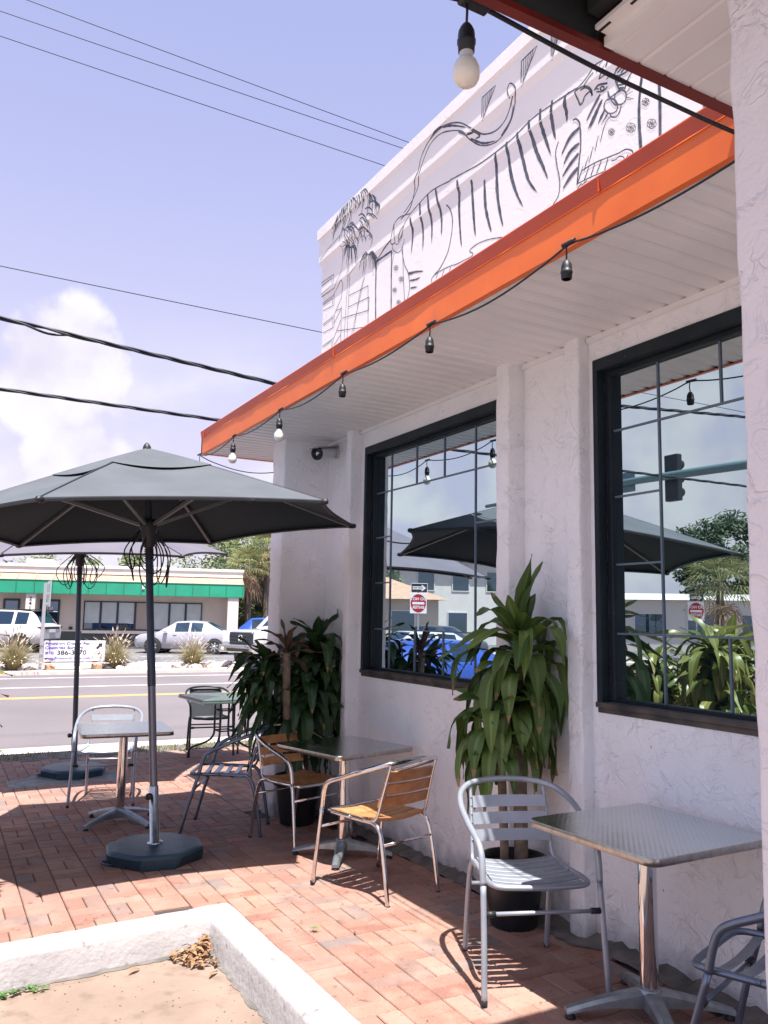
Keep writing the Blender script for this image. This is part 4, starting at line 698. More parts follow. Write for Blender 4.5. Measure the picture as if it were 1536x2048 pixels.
for (ya,za),(yb_,zb_) in zip(hp,hp[1:]):
    for k in range(8):
        q_=k/8; pts.append(V(2.112-.018*math.sin(PI*q_),ya+(yb_-ya)*q_,za+(zb_-za)*q_-.055*math.sin(PI*q_)*(1.0+.25*math.sin(ya*3))))
pts.append(V(2.112,7.40,2.99)); 
for k in range(1,11): pts.append(V(2.13+.85*k/10,7.445,2.985-.10*math.sin(PI*k/10*.85)))
c_=MB(); c_.tube(smooth(pts,3),.0046,8); c_.build('cord',m_cable,S1,world=True)
for y,z in hp[1:]: cl=MB(); cl.tube([V(2.108,y-.035,z+.004),V(2.108,y+.035,z+.006)],.009,8); cl.build('cord_clip',m_cable,S1,world=True)
for (y,z),bu in zip(hp[1:-1],(0,0,0,1,1)): socket(S1,(2.106,y+.012,z),bu,drop=.055 if bu else .06,s=1.06)
socket(S1,(2.118,7.42,2.985),0,drop=.10)
S2=thing('string_lights','thick black cord with one large frosted bulb along the dark red porch edge','string lights',(1.1,1.53,3.0))
pts=[V(.40,1.535,3.0),V(.8,1.530,3.0),V(1.04,1.515,3.022),V(1.09,1.512,3.022),V(1.45,1.520,3.004),V(1.80,1.522,2.998),V(1.97,1.515,2.99),V(2.09,1.50,2.98)]
c_=MB(); c_.tube(smooth(pts,6),.0062,10); c_.build('cord',m_cable,S2,world=True)
cl=MB(); cl.bbox(1.015,1.10,1.495,1.527,3.008,3.032,.006); cl.build('cord_clip',m_cable,S2,world=True)
socket(S2,(1.034,1.508,3.028),1,drop=.072,s=1.02)

# security camera on the wall by the corner pillar
cc=thing('security_camera','white bullet security camera under the eave beside the corner pillar','camera',(2.965,6.22,2.91))
T=Matrix.Translation(V(2.80,6.19,2.885))@V(-.86,-.36,-.20).to_track_quat('Z','Y').to_matrix().to_4x4()@Matrix.Scale(1.45,4)
m_cam=mat('camera_shell',(.55,.56,.57),.35)
b=MB(); b.lathe([(.001,-.13),(.03,-.13),(.033,-.125),(.033,.03),(.033,.032)],22,M=T); b.build('housing',m_cam,cc,world=True)
b=MB(); b.lathe([(.035,.028),(.039,.03),(.039,.045),(.031,.046),(.030,.034),(.001,.034)],22,M=T); b.build('lens_ring',m_black,cc,world=True)
b=MB(); b.lathe([(.016,.0345),(.012,.040),(.001,.042)],16,M=T); b.build('lens',m_glass,cc,world=True)
b=MB(); b.box(-.036,.036,.030,.036,-.12,.06,M=T); b.build('sun_shield',mat('camera_shield',(.30,.32,.33),.4),cc,world=True)
b=MB(); b.tube([V(2.965,6.23,2.90),V(2.90,6.22,2.90),V(2.87,6.22,2.895)],.014,10); b.lathe([(.04,0),(.04,.012),(.03,.02)],18,M=Matrix.Translation(V(2.969,6.23,2.90))@V(-1,0,0).to_track_quat('Z','Y').to_matrix().to_4x4()); b.build('bracket',m_cam,cc,world=True)

# ------------------------------------------------------------------ chairs
def seat_slats(n,y0,y1,w,th,wood,gap=0):
    """slats across the seat, dished in the middle and rolled down at the front"""
    mb=MB(); pit=(y1-y0)/n
    for i in range(n):
        ya=y0+pit*i+.004*(1.3 if wood else 1.9)+gap; yb_=y0+pit*(i+1)-.004*(1.3 if wood else 1.9)-gap
        hw=w*.5*(1.0-.10*(i/(n-1))) - (.004 if i==0 else 0)
        rows=[]
        for k in range(9):
            u=k/8*2-1; x=u*hw; dz=-.016*(1-u*u)
            def zz(y): f=(y-y0)/(y1-y0); return .447+dz-.022*max(0,.22-f)/.22*.8-.012*math.sin(PI*f)
            rows.append([V(x,ya+.002,zz(ya)),V(x,ya,zz(ya)-.003),V(x,ya,zz(ya)-th),V(x,yb_,zz(yb_)-th),V(x,yb_,zz(yb_)-.003),V(x,yb_-.002,zz(yb_))])
        mb.strip(rows,smooth=False,closed=True)
        mb.add(rows[0],[tuple(range(6))]); mb.add(rows[-1],[tuple(reversed(range(6)))])
    return mb
def upright(sx):
    return smooth([V(sx*.180,.266,.752),V(sx*.182,.240,.67),V(sx*.187,.208,.56),V(sx*.191,.186,.48),V(sx*.194,.168,.443),V(sx*.198,.13,.428),V(sx*.200,.07,.428)],4)
def make_chair(label,tubem,slatm,kind,group,stretch_sides=True):
    t=thing('chair',label,'chair',group=group); r=.0125; sl=.07 if kind=='slate' else 0; zf=0 if kind=='wood' else .014
    for sx in (-1,1):
        b=MB(); b.tube(smooth([V(sx*.262,-.285,.0),V(sx*.256,-.262+sl*.4,.22),V(sx*.252,-.235+sl*.9,.44)],4),r,12); lg=b.build('leg',tubem,t)
        c=MB(); c.lathe([(.0128,.0),(.0135,.001),(.0135,.018),(.0126,.019)],12,c=(sx*.262,-.285,-.001)); o=c.build('foot_cap',m_black,t); o.parent=lg
        b=MB(); b.tube(smooth([V(sx*.198,.290,0),V(sx*.197,.262,.16),V(sx*.195,.225,.33),V(sx*.193,.195,.395+zf*.5),V(sx*.192,.150,.418+zf),V(sx*.195,.07,.419+zf),V(sx*.20,-.03,.419+zf)],5),r,12); lg=b.build('leg',tubem,t)
        c=MB(); c.lathe([(.0128,.0),(.0135,.001),(.0135,.018),(.0126,.019)],12,c=(sx*.198,.290,-.001)); o=c.build('foot_cap',m_black,t); o.parent=lg
        if kind!='wicker':
            b=MB(); up_=upright(sx); b.tube(up_,.0085,10); 
            for k in range(3):
                for dz in (-.018,.018):
                    z=.535+.072*k+dz; f=(z-.48)/(.735-.48); c_=V(sx*(.190-.010*f),.186+.076*f-.012,z); b.lathe([(.001,.004),(.004,.002),(.0045,0)],8,M=Matrix.Translation(c_)@V(0,-1,.25).to_track_quat('Z','Y').to_matrix().to_4x4())
            b.build('back_upright',tubem,t)
    arm=smooth([V(.252,-.235+sl*.9,.44),V(.253,-.225+sl,.52),V(.255,-.203+sl,.572),V(.260,-.155+sl*.9,.605),V(.268,-.04+sl*.4,.645),V(.268,.08,.690),V(.245,.185,.727),V(.19,.255,.755),V(.10,.29,.768),V(0,.30,.772)],5)
    full=arm+[V(-p.x,p.y,p.z) for p in reversed(arm[:-1])]
    b=MB(); b.tube(full,.0138 if kind!='wicker' else .0125,14); b.build('arm_rail',tubem,t)
    fr=smooth([V(.20,-.03,.419+zf),V(.212,-.14,.421+zf),V(.207,-.215,.420+zf),V(.16,-.246,.416+zf),V(0,-.252,.412+zf)],4)
    b=MB(); b.tube(fr+[V(-p.x,p.y,p.z) for p in reversed(fr[:-1])],.0118,12); b.tube([V(-.196,.05,.410),V(.196,.05,.410)],.008,8); b.build('seat_frame',tubem,t)
    b=MB(); b.tube([V(-.253,-.25+sl*.65,.33),V(.253,-.25+sl*.65,.33)],.0085,10); st=b.build('stretcher',tubem,t)
    for sx in (-1,1):
        if kind!='wood':
            c=MB(); c.tube([V(sx*.244,-.25+sl*.65,.33),V(sx*.205,-.25+sl*.65,.33)],.0125,10); o=c.build('stretcher_sleeve',m_black,t); o.parent=st
    b=MB(); b.tube([V(-.195,.229,.315),V(.195,.229,.315)],.0085,10); b.build('stretcher',tubem,t)
    if kind=='wicker':
        m=slatm
        s_=MB(); rows=[]
        for j in range(9):
            v=j/8; y=-.225+.40*v
            rows.append([V((k/10*2-1)*.195,y,.430-.02*(1-(k/5-1)**2)-.02*max(0,.15-v)) for k in range(11)])
        s_.strip(rows); s_.build('seat',m,t)
        s_=MB(); rows=[]
        for j in range(12):
            v=j/11; z=.42+.325*v
            rows.append([V((k/12*2-1)*(.200-.012*v),.165+.115*v+.035*(1-(k/6-1)**2)*(.3+.7*v),z) for k in range(13)])
        s_.strip(rows); s_.build('backrest',m,t)
        for sx in (-1,1):
            b=MB(); b.tube([V(sx*.198,.13,.42),V(sx*.196,.18,.50),V(sx*.190,.262,.735)],.0085,8); b.build('back_upright',tubem,t)
        return t
    wood=kind=='wood'
    seat_slats(5 if wood else 5 if kind=='slate' else 7,-.225 if wood else -.20 if kind=='slate' else -.228,.175,.405 if wood else .392,.016 if wood else .006,wood,.012 if kind=='slate' else 0).build('seat',slatm,t)
    s_=MB()
    for k in range(3):
        zc=.535+.072*k; hh=.029 if wood else .0265; rows=[]
        for q_ in range(9):
            u=q_/8*2-1; x=u*(.185-.004*k)
            y=.186+.076*(zc-.48)/.255-.013+.026*(1-u*u)*.75
            n=V(0,-1,.30).normalized()*(.008 if wood else .0022); d=V(0,.285,.958)*hh
            c=V(x,y-.006,zc)
            rows.append([c+n-d,c+n*.9+d*.0+n*.1,c+n+d,c-n+d,c-n-d])
        s_.strip(rows,smooth=False,closed=True); s_.add(rows[0],[(0,1,2,3,4)]); s_.add(rows[-1],[(4,3,2,1,0)])
    s_.build('backrest',slatm,t)
    return t
def put(o,x,y,face,dz=0):
    """face = ground direction the sitter looks along; local front is -y"""
    o.location=(x,y,gh(y)+dz); o.rotation_euler=(-.02 if y>3 else 0,0,math.atan2(face[1],face[0])+PI/2); return o
def relabel(o,l): o['label']=l; return o
GC='cafe chairs on the brick patio'
cA=make_chair('pale grey painted metal chair with slatted back in front of the potted plant',m_grey,m_grey,'metal',GC)
put(cA,2.409,3.02,(-.20,-.53))
cW=make_chair('polished metal chair with sunlit teak slats seen from behind',m_chrome,m_wood,'wood',GC)
put(cW,2.425,4.39,(-.141,.562))
cW2=copy_tree(cW); relabel(cW2,'polished metal chair with shaded teak slats on the far side of the middle table'); put(cW2,2.44,5.62,(.15,-.50))
cB=make_chair('blue grey slatted metal chair turned sideways towards the street, beside the shaded teak chair',m_slate,m_bluealu,'slate',GC)
put(cB,2.08,6.14,(-.50,.275))
cL=copy_tree(cA); relabel(cL,'grey metal chair half hidden behind the small table by the umbrella poles'); put(cL,1.49,7.65,(-.2,-.63))
for c in kids(cL):
    if c.name.split('.')[0] in ('leg','arm_rail','seat_frame','back_upright','stretcher') and c.data: 
        pass
cN=copy_tree(cB); relabel(cN,'blue grey metal chair cut off at the right edge behind the porch pillar'); put(cN,2.535,1.82,(-.33,.94))
m_weave,t_,b_,N_,L_=nt('black_wicker')
tc_=N_.new('ShaderNodeTexCoord'); wv=N_.new('ShaderNodeTexWave'); wv.bands_direction='X'; wv.inputs['Scale'].default_value=26; wv.inputs['Distortion'].default_value=1.5; L_.new(tc_.outputs['Object'],wv.inputs[0])
wz=N_.new('ShaderNodeTexWave'); wz.bands_direction='Z'; wz.inputs['Scale'].default_value=34; L_.new(tc_.outputs['Object'],wz.inputs[0])
mm_=N_.new('ShaderNodeMath'); mm_.operation='MULTIPLY'; L_.new(wv.outputs['Fac'],mm_.inputs[0]); L_.new(wz.outputs['Fac'],mm_.inputs[1])
cr=N_.new('ShaderNodeValToRGB'); cr.color_ramp.elements[0].color=(.008,.01,.012,1); cr.color_ramp.elements[1].color=(.10,.12,.14,1); L_.new(mm_.outputs[0],cr.inputs[0]); L_.new(cr.outputs[0],b_.inputs['Base Color'])
bp_=N_.new('ShaderNodeBump'); bp_.inputs['Strength'].default_value=1; bp_.inputs['Distance'].default_value=.006; L_.new(mm_.outputs[0],bp_.inputs['Height']); L_.new(bp_.outputs[0],b_.inputs['Normal']); b_.inputs['Roughness'].default_value=.35
m_bsteel=mat('black_steel',(.012,.02,.024),.35,.2)
cK=make_chair('black steel chair with woven wicker back next to the street',m_bsteel,m_weave,'wicker',GC)
put(cK,3.11,9.98,(-.12,-.99))

# ------------------------------------------------------------------ tables
def square_table(label,x,y,rot,legrot,size=.67,top=.715,group='square steel tables'):
    t=thing('cafe_table',label,'table',(x,y,gh(y)),rot,group); h=size/2; c=.045
    ring=[]
    for (sx,sy) in ((1,1),(-1,1),(-1,-1),(1,-1)):
        a0={(1,1):0,(-1,1):PI/2,(-1,-1):PI,(1,-1):1.5*PI}[sx,sy]
        for k in range(6): a=a0+k/5*PI/2; ring.append((sx*(h-c)+c*math.cos(a),sy*(h-c)+c*math.sin(a)))
    n=len(ring)
    b=MB(); b.add([V(px_*.995,py_*.995,top) for px_,py_ in ring],[tuple(range(n))]); b.add([V(px_*.99,py_*.99,top-.029) for px_,py_ in ring],[tuple(reversed(range(n)))]); tt=b.build('tabletop',m_swirl,t)
    b=MB(); b.strip([[V(px_*s_,py_*s_,z) for px_,py_ in ring+ring[:1]] for s_,z in ((.99,top-.029),(1.0,top-.027),(1.0,top-.003),(.995,top))]); o=b.build('edge_band',m_band,t); o.parent=tt
    b=MB(); b.lathe([(.036,.10),(.036,top-.03)],24); b.build('column',m_chrome,t)
    b=MB(); b.box(-.14,.14,-.02,.02,top-.042,top-.029); b.box(-.02,.02,-.14,.14,top-.043,top-.030); b.build('top_bracket',m_cast,t)
    b=MB(); b.lathe([(.001,.120),(.040,.120),(.046,.112),(.05,.085),(.05,.055)],20); b.build('hub',m_cast,t)
    for k in range(4):
        M_=Matrix.Rotation(legrot-rot+k*PI/2,4,'Z'); b=MB(); rows=[]
        for q_ in range(8):
            u=q_/7; x_=.03+.30*u; zt=.112-.072*u-.02*math.sin(PI*u)*(-.3); w_=.036-.012*u; zb_=.050-.028*u+.012*math.sin(PI*u)
            rows.append([M_@V(x_,-w_,zb_),M_@V(x_,-w_*.95,zt-.012),M_@V(x_,-w_*.55,zt),M_@V(x_,w_*.55,zt),M_@V(x_,w_*.95,zt-.012),M_@V(x_,w_,zb_)])
        b.strip(rows,closed=True,smooth=False); b.add(rows[-1],[tuple(range(6))]); lg=b.build('leg',m_cast,t)
        c_=MB(); c_.lathe([(.001,0),(.02,0),(.022,.006),(.012,.02),(.008,.03)],12,M=M_@Matrix.Translation(V(.312,0,0))); o=c_.build('glide',m_black,t); o.parent=lg
    return t
square_table('square steel cafe table in the right foreground, nearest the camera',2.585,2.475,.02,math.radians(62))
square_table('square steel cafe table in the middle between the two teak chairs',2.53,5.08,.25,math.radians(56))
square_table('square steel cafe table behind the near parasol pole, farther left',1.425,6.72,-.10,math.radians(30))
ft=thing('bistro_table','dark green glass topped bistro table with black steel legs by the street','table',(3.12,9.40,gh(9.4)),.06)
b=MB(); b.bbox(-.41,.41,-.43,.43,.700,.718,.004); b.bbox(-.415,.415,-.435,.435,.675,.6995,.006); 
m_gg=mat('green_pebbled_glass',(.07,.11,.095),.22,c2=(.045,.075,.065),nscale=60,bump=.35,bscale=110,spec=.8)
b.build('tabletop',m_gg,ft)
for k,(sx,sy) in enumerate(((1,1),(-1,1),(-1,-1),(1,-1))):
    b=MB(); b.tube(smooth([V(sx*.085,sy*.085,.68),V(sx*.085,sy*.085,.40),V(sx*.09,sy*.09,.28),V(sx*.14,sy*.14,.20),V(sx*.26,sy*.26,.13),V(sx*.30,sy*.30,.09),V(sx*.31,sy*.31,0)],5),.0125,10); b.build('leg',m_bsteel,ft)
for z in (.56,.33):
    b=MB(); P_=[(.085,.085),(-.085,.085),(-.085,-.085),(.085,-.085)]
    for i in range(4): b.tube([V(*P_[i],z),V(*P_[(i+1)%4],z)],.008,8)
    b.build('brace',m_bsteel,ft)

# ------------------------------------------------------------------ parasols
def parasol(label,x,y,th,lean,canvas,zr=2.16,seed=0,R_=1.52):
    t=thing('parasol',label,'parasol',(x,y,gh(y)+.085),0,'market parasols on the patio')
    ax=V(*lean).normalized(); t.rotation_mode='QUATERNION'; t.rotation_quaternion=V(0,0,1).rotation_difference(ax)
    zr=zr-.085; za=zr+.53; q=random.Random(seed)
    def surf(k,u,s,Rr=R_,z0=None,top=za,drop=.53,sag=.05,edge=.045):
        # panel k, u across 0..1, s from apex 0..1
        a0=th+k*PI/3; a1=a0+PI/3
        p0=V(math.cos(a0),math.sin(a0),0); p1=V(math.cos(a1),math.sin(a1),0); p=p0.lerp(p1,u)
        bow=4*u*(1-u)
        r_=Rr*s*(1-edge*bow*s)
        z=top-drop*(s**1.06)-sag*bow*math.sin(PI*min(1,s*.95))*.9+.030*bow*s*s
        return V(p.x*r_,p.y*r_,z)
    c=MB()
    for k in range(6):
        rows=[[surf(k,1-u/10,.16+.84*s/12) for u in range(11)] for s in range(13)]; c.strip(rows)
        hem=[[surf(k,1-u/10,1.0) for u in range(11)],[surf(k,1-u/10,1.0)*1.0+V(0,0,-.022) for u in range(11)],[surf(k,1-u/10,.985)+V(0,0,-.020) for u in range(11)]]; c.strip(hem)
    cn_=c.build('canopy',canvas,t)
    sm_=MB()
    for k in range(6):
        d_=V(-math.sin(th+k*PI/3),math.cos(th+k*PI/3),0)*.007
        sm_.strip([[surf(k,0,.18+.81*s/14)-d_+V(0,0,.003),surf(k,0,.18+.81*s/14)+d_+V(0,0,.003)] for s in range(15)])
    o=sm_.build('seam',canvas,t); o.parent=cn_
    v=MB()
    for k in range(6):
        rows=[]
        for s in range(9):
            row=[]
            for u in range(11):
                p=surf(k,1-u/10,.40*s/8); bow=4*(u/10)*(1-u/10); p.z+=.006+.002*(s/8)*(1-bow)+.012*bow*(s/8)**2; row.append(p)
            rows.append(row)
        v.strip(rows)
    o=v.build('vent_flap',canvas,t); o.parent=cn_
    f=MB(); f.lathe([(.001,.045),(.018,.03),(.028,.01),(.028,-.02)],14,c=(0,0,za)); f.build('finial',m_black,t)
    h=MB(); h.lathe([(.028,-.02),(.055,-.03),(.055,-.075),(.03,-.085)],16,c=(0,0,za)); h.build('crown_hub',m_black,t); h=MB(); h.lathe([(.025,.075),(.055,.07),(.06,.04),(.06,.0),(.045,-.03),(.045,-.10),(.03,-.12)],16,c=(0,0,zr-.03)); h.build('runner',m_black,t)
    for k in range(6):
        a=th+k*PI/3; d=V(math.cos(a),math.sin(a),0); zs=lambda s: surf(k,0,s).z-.020
        p=[d*.05+V(0,0,za-.05)]+[d*(R_*s)+V(0,0,zs(s)) for s in (.25,.5,.75,.985)]
        b=MB(); side=V(-d.y,d.x,0)*.011; rows=[[q_+side+V(0,0,.013),q_-side+V(0,0,.013),q_-side-V(0,0,.010),q_+side-V(0,0,.010)] for q_ in p]; b.strip(rows,closed=True,smooth=False); b.add(rows[-1],[(0,1,2,3)])
        rb=b.build('rib',m_rib,t)
        b=MB(); P0=d*.055+V(0,0,zr+.005); P1=d*(R_*.50)+V(0,0,zs(.50)-.008); rows=[[q_+side+V(0,0,.011),q_-side+V(0,0,.011),q_-side-V(0,0,.011),q_+side-V(0,0,.011)] for q_ in (P0,P1)]; b.strip(rows,closed=True,smooth=False); b.add(rows[0],[(3,2,1,0)]); o=b.build('strut',m_rib,t); o.parent=rb
        b=MB(); b.lathe([(.001,.03),(.016,.024),(.02,.0),(.016,-.03)],10,M=Matrix.Translation(d*(R_*.995)+V(0,0,zs(.99)+.004))@d.to_track_quat('Z','Y').to_matrix().to_4x4()); o=b.build('rib_tip',m_black,t); o.parent=rb
    b=MB(); b.lathe([(.0255,.02),(.0255,1.02)],18); b.build('lower_pole',mat('pole_steel_blue',(.17,.19,.24),.3,.6) if seed==1 else m_pole,t)
    b=MB(); b.lathe([(.0275,1.02),(.0275,1.25),(.025,1.255),(.025,za-.03)],18); b.build('upper_pole',m_pole,t)
    # gathered pull cords hanging in loops below the hub
    b=MB(); 
    for k in range(8):
        a=q.uniform(0,2*PI); rr_=q.uniform(.06,.24); L_=q.uniform(.20,.38); w_=q.uniform(.08,.17)
        d=V(math.cos(a),math.sin(a),0); e=V(-d.y,d.x,0); o_=d*rr_*.4
        P=[o_+V(0,0,zr-.03),o_+d*rr_*.6+e*w_*.5+V(0,0,zr-.05-L_*.45),o_+d*rr_*.5+e*w_*.45+V(0,0,zr-.05-L_*.85),o_+d*rr_*.35+V(0,0,zr-.05-L_),o_+d*rr_*.3-e*w_*.5+V(0,0,zr-.05-L_*.75),o_+d*rr_*.4-e*w_*.4+V(0,0,zr-.05-L_*.35),o_*.6+V(0,0,zr-.04)]
        b.tube(smooth(P,5),.0045,6)
    for k in range(7): b.tube([V(.029*math.cos(q_*.7),.029*math.sin(q_*.7),zr-.16-k*.012+.004*math.sin(q_)) for q_ in range(10)],.004,6)
    b.build('pull_cord',m_black,t)
    return t
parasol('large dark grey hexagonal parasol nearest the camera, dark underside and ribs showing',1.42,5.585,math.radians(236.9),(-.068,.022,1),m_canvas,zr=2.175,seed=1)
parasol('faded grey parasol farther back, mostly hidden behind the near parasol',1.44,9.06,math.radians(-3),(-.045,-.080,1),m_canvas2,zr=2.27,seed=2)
def pbase(label,x,y,rz,steel,lean):
    t=thing('umbrella_stand',label,'umbrella stand',(x,y,gh(y)),rz,'weighted parasol bases'); b=MB(); rows=[]
    n=8
    prof=[(.29,.0),(.312,.010),(.320,.074),(.306,.088),(.285,.094),(.18,.099),(.045,.102)]
    ringa=[2*PI*(k+.5)/n for k in range(n)]
    for r_,z in prof:
        row=[]
        for k in range(n):
            for da in (-.34,-.30,.30,.34):
                a=ringa[k]+da; rr_=r_*(.985 if abs(da)<.32 else .992)
                if k in (4,6) and z<.04: rr_*=.93
                row.append(V(rr_*math.cos(a),rr_*math.sin(a),z))
        rows.append(row)
    b.strip(rows,closed=True,smooth=False); b.add(rows[-1],[tuple(range(len(rows[-1])))]); b.build('weight',m_base,t)
    TL=Matrix.Rotation(-rz,4,'Z')@V(0,0,1).rotation_difference(V(*lean).normalized()).to_matrix().to_4x4()@Matrix.Rotation(rz,4,'Z')@Matrix.Translation(V(0,0,0))
    off_=V(0,0,.09)-TL@V(0,0,.09); TL=Matrix.Translation(off_)@TL
    b=MB(); b.lathe([(.050,.099),(.050,.106),(.031,.108),(.0305,.46),(.026,.462)],20,M=TL); b.build('tube',steel,t)
    b=MB(); M_=Matrix.Translation(V(-.03,-.0,.40))@V(-1,-.25,0).to_track_quat('Z','Y').to_matrix().to_4x4(); b.lathe([(.005,0),(.005,.02),(.02,.022),(.023,.035),(.02,.048),(.001,.05)],10,M=M_); b.build('knob',m_black,t)
    b=MB(); b.tube(smooth([V(-.31,.03,.03),V(-.345,.03,.035),V(-.355,-.01,.035),V(-.345,-.05,.035),V(-.31,-.05,.03)],4),.008,8); b.build('handle',m_base,t)
    return t
pbase('dark blue octagonal weight holding the near parasol, steel tube on top',1.42,5.585,.25,m_alu,(-.068,.022,1))
pbase('dark weight holding the far parasol on a pale concrete pad',1.44,9.06,.1,m_pole,(-.045,-.080,1))
b=MB(); b.lathe([(.001,.006),(.46,.006),(.475,.003),(.48,-.01)],28,c=(1.43,8.85,gh(8.85)),smooth=False); b.box(.80,1.10,8.55,8.95,gh(8.75)-.01,gh(8.75)+.0075)
tag(b.build('concrete_pad',m_tile),kind='structure')

# ------------------------------------------------------------------ plants
def leaf(mb,base,az,el,L_,W,droop,q,n=10,wave=.010):
    """strap leaf: runs out straight, breaks over and hangs; crosswise V fold, some tips burnt brown"""
    P=Vector(base); rows=[]; tw=q.uniform(-.9,.9); ph=q.uniform(0,6); c=q.uniform(.22,.52); B_=min(droop*q.uniform(.75,1.1),el+1.50); wan=q.uniform(-.5,.5); fold=q.uniform(.10,.45)
    for i in range(n+1):
        u=i/n; x=min(1,max(0,(u-c+.30)/.62)); e=el-B_*(x*x*(3-2*x)); a2=az+wan*u
        d=V(math.cos(a2)*math.cos(e),math.sin(a2)*math.cos(e),math.sin(e)); side=V(-math.sin(a2),math.cos(a2),0)
        w=W*.5*min(1,(.42+u*2.2),max(.03,(1-u)*2.4)**.8)
        upv=side.cross(d).normalized(); a=tw*u*u
        s2=(side*math.cos(a)+upv*math.sin(a)); nn=s2.cross(d).normalized()*-1
        wv=wave*math.sin(ph+u*9); wv2=wave*math.sin(ph*1.7+u*10)
        rows.append([P-s2*w+nn*(fold*w+wv),P-s2*w*.22+nn*.02*w,P-nn*.04*w,P+s2*w*.22+nn*.02*w,P+s2*w+nn*(fold*w+wv2)])
        P=P+d*(L_/n)
    k0=len(mb.mi); mb.strip(rows)
    for i in range(n):
        for k in (1,2): mb.mi[k0+i*4+k]=1
    if q.random()<.35:
        for k in range(4): mb.mi[k0+(n-1)*4+k]=2
def rosette(mb,c,q,n,L_,W,lo=-.7,hi=1.35,droop=1.6,azr=(0,2*PI)):
    for i in range(n):
        f=i/n; el=lo+(hi-lo)*(f**.8)+q.uniform(-.12,.12); az=azr[0]+(azr[1]-azr[0])*((i*.382)%1)+q.uniform(-.25,.25)
        leaf(mb,Vector(c)+V(math.cos(az)*.012,math.sin(az)*.012,-.09+.11*f),az,el,L_*q.uniform(.75,1.1)*(1 if f<.8 else .8),W*q.uniform(.8,1.15),droop*q.uniform(.7,1.25)*(1 if f<.8 else .35),q)
def pot(t,r0,r1,h):
    b=MB(); b.lathe([(.001,.0),(r0,.0),(r0+.004,.01),(r0+(r1-r0)*.45,h*.45),(r0+(r1-r0)*.47,h*.46),(r1-.012,h*.80),(r1-.012,h*.81),(r1+.006,h*.82),(r1+.008,h*.98),(r1+.002,h),(r1-.012,h),(r1-.018,h*.85)],32); p=b.build('pot',m_pot,t)
    b=MB(); b.lathe([(r1-.017,h*.86),(r1*.5,h*.89),(.001,h*.9)],24); o=b.build('soil',m_soil,t); o.parent=p
q=random.Random(21)
p1=thing('potted_plant','tall corn plant with pale green strap leaves in a black pot between two pilasters','potted plant',(2.745,3.535,gh(3.53)),0,'corn plants along the wall')
pot(p1,.115,.168,.335)
b=MB()
b.tube(smooth([V(.035,-.02,.28),V(.03,-.015,.7),V(.015,.0,1.0),V(.05,.0,1.28)],5),[.036]*6+[.034]*5+[.030]*5,12); b.build('cane',m_cane,p1)
b=MB(); b.tube(smooth([V(-.055,.0,.28),V(-.06,.01,.6),V(-.07,.03,.98)],5),.023,10); b.tube(smooth([V(.07,.05,.28),V(.085,.06,.8)],4),.021,10); b.build('cane',m_cane,p1)
lf=MB()
def clampwall(mb,xmax):
    for i,v in enumerate(mb.v):
        if v[0]>xmax: mb.v[i]=(xmax-(v[0]-xmax)*.25,v[1],v[2])
rosette(lf,(.05,.0,1.40),q,30,.50,.090,-.4,1.45,2.4)
rosette(lf,(.04,.0,1.27),q,18,.44,.092,-.7,.6,2.4)
rosette(lf,(.03,-.01,1.16),q,14,.42,.09,-.8,.4,2.4,(2.2,5.9))
rosette(lf,(-.07,.03,1.02),q,24,.40,.084,-.6,1.0,2.4,(1.5,6.0))
rosette(lf,(-.08,.0,.88),q,14,.34,.066,-.5,.7,2.2,(2.0,4.4))
rosette(lf,(.09,.04,1.05),q,14,.42,.080,-.6,.6,2.5)
for az,el,L_,W in ((-1.6,1.50,.50,.09),(-1.2,1.42,.47,.085),(.3,1.46,.40,.08),(3.6,.7,.56,.085),(4.1,.6,.52,.085),(3.2,.9,.48,.08),(2.9,.5,.5,.08)): leaf(lf,(.05,0,1.40),az,el,L_,W,.35 if el>1.3 else 1.1,q)
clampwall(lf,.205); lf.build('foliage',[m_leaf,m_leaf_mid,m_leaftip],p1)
p2=thing('potted_plant','bushy dark green corn plant with a cut cane in a black pot inside the corner','potted plant',(2.64,6.10,gh(6.1)),0,'corn plants along the wall')
pot(p2,.13,.185,.36)
b=MB(); b.tube(smooth([V(-.06,-.06,.3),V(-.17,-.15,.8),V(-.20,-.17,1.31)],5),.031,12); b.build('cane',m_cane,p2)
b=MB(); b.tube(smooth([V(.06,.03,.3),V(.10,.05,.8),V(.14,.06,1.25)],5),.028,10); b.tube(smooth([V(0,-.06,.3),V(-.02,-.08,.95)],4),.024,10); b.build('cane',m_cane,p2)
lf=MB()
rosette(lf,(.15,.05,1.34),q,30,.44,.088,-.6,1.45,2.4)
rosette(lf,(.13,.0,1.18),q,26,.42,.088,-.8,.8,2.4)
rosette(lf,(.05,-.05,1.08),q,26,.44,.085,-.8,.9,2.4)
rosette(lf,(-.03,-.08,.96),q,24,.48,.085,-.6,.9,2.2,(2.2,5.4))
rosette(lf,(.10,-.05,.84),q,26,.42,.085,-.8,.6,2.4)
rosette(lf,(.02,-.08,.70),q,18,.40,.085,-.9,.3,2.3)
rosette(lf,(-.13,-.03,.92),q,16,.56,.075,-.3,.7,1.9,(2.4,4.2))
rosette(lf,(-.19,.02,1.17),q,20,.44,.078,-.2,1.0,1.8,(2.0,4.4)); rosette(lf,(-.30,-.02,1.22),q,16,.40,.075,-.3,1.0,1.6,(1.8,4.6)); rosette(lf,(-.28,-.05,1.02),q,14,.42,.07,-.3,.7,1.6,(2.2,4.4))
clampwall(lf,.305); 
for i,v in enumerate(lf.v):
    if v[1]>.285 and v[0]>-.10: lf.v[i]=(v[0],.285-(v[1]-.285)*.3,v[2])
lf.build('foliage',[m_leafd,m_leafd_mid,m_leaftip],p2)
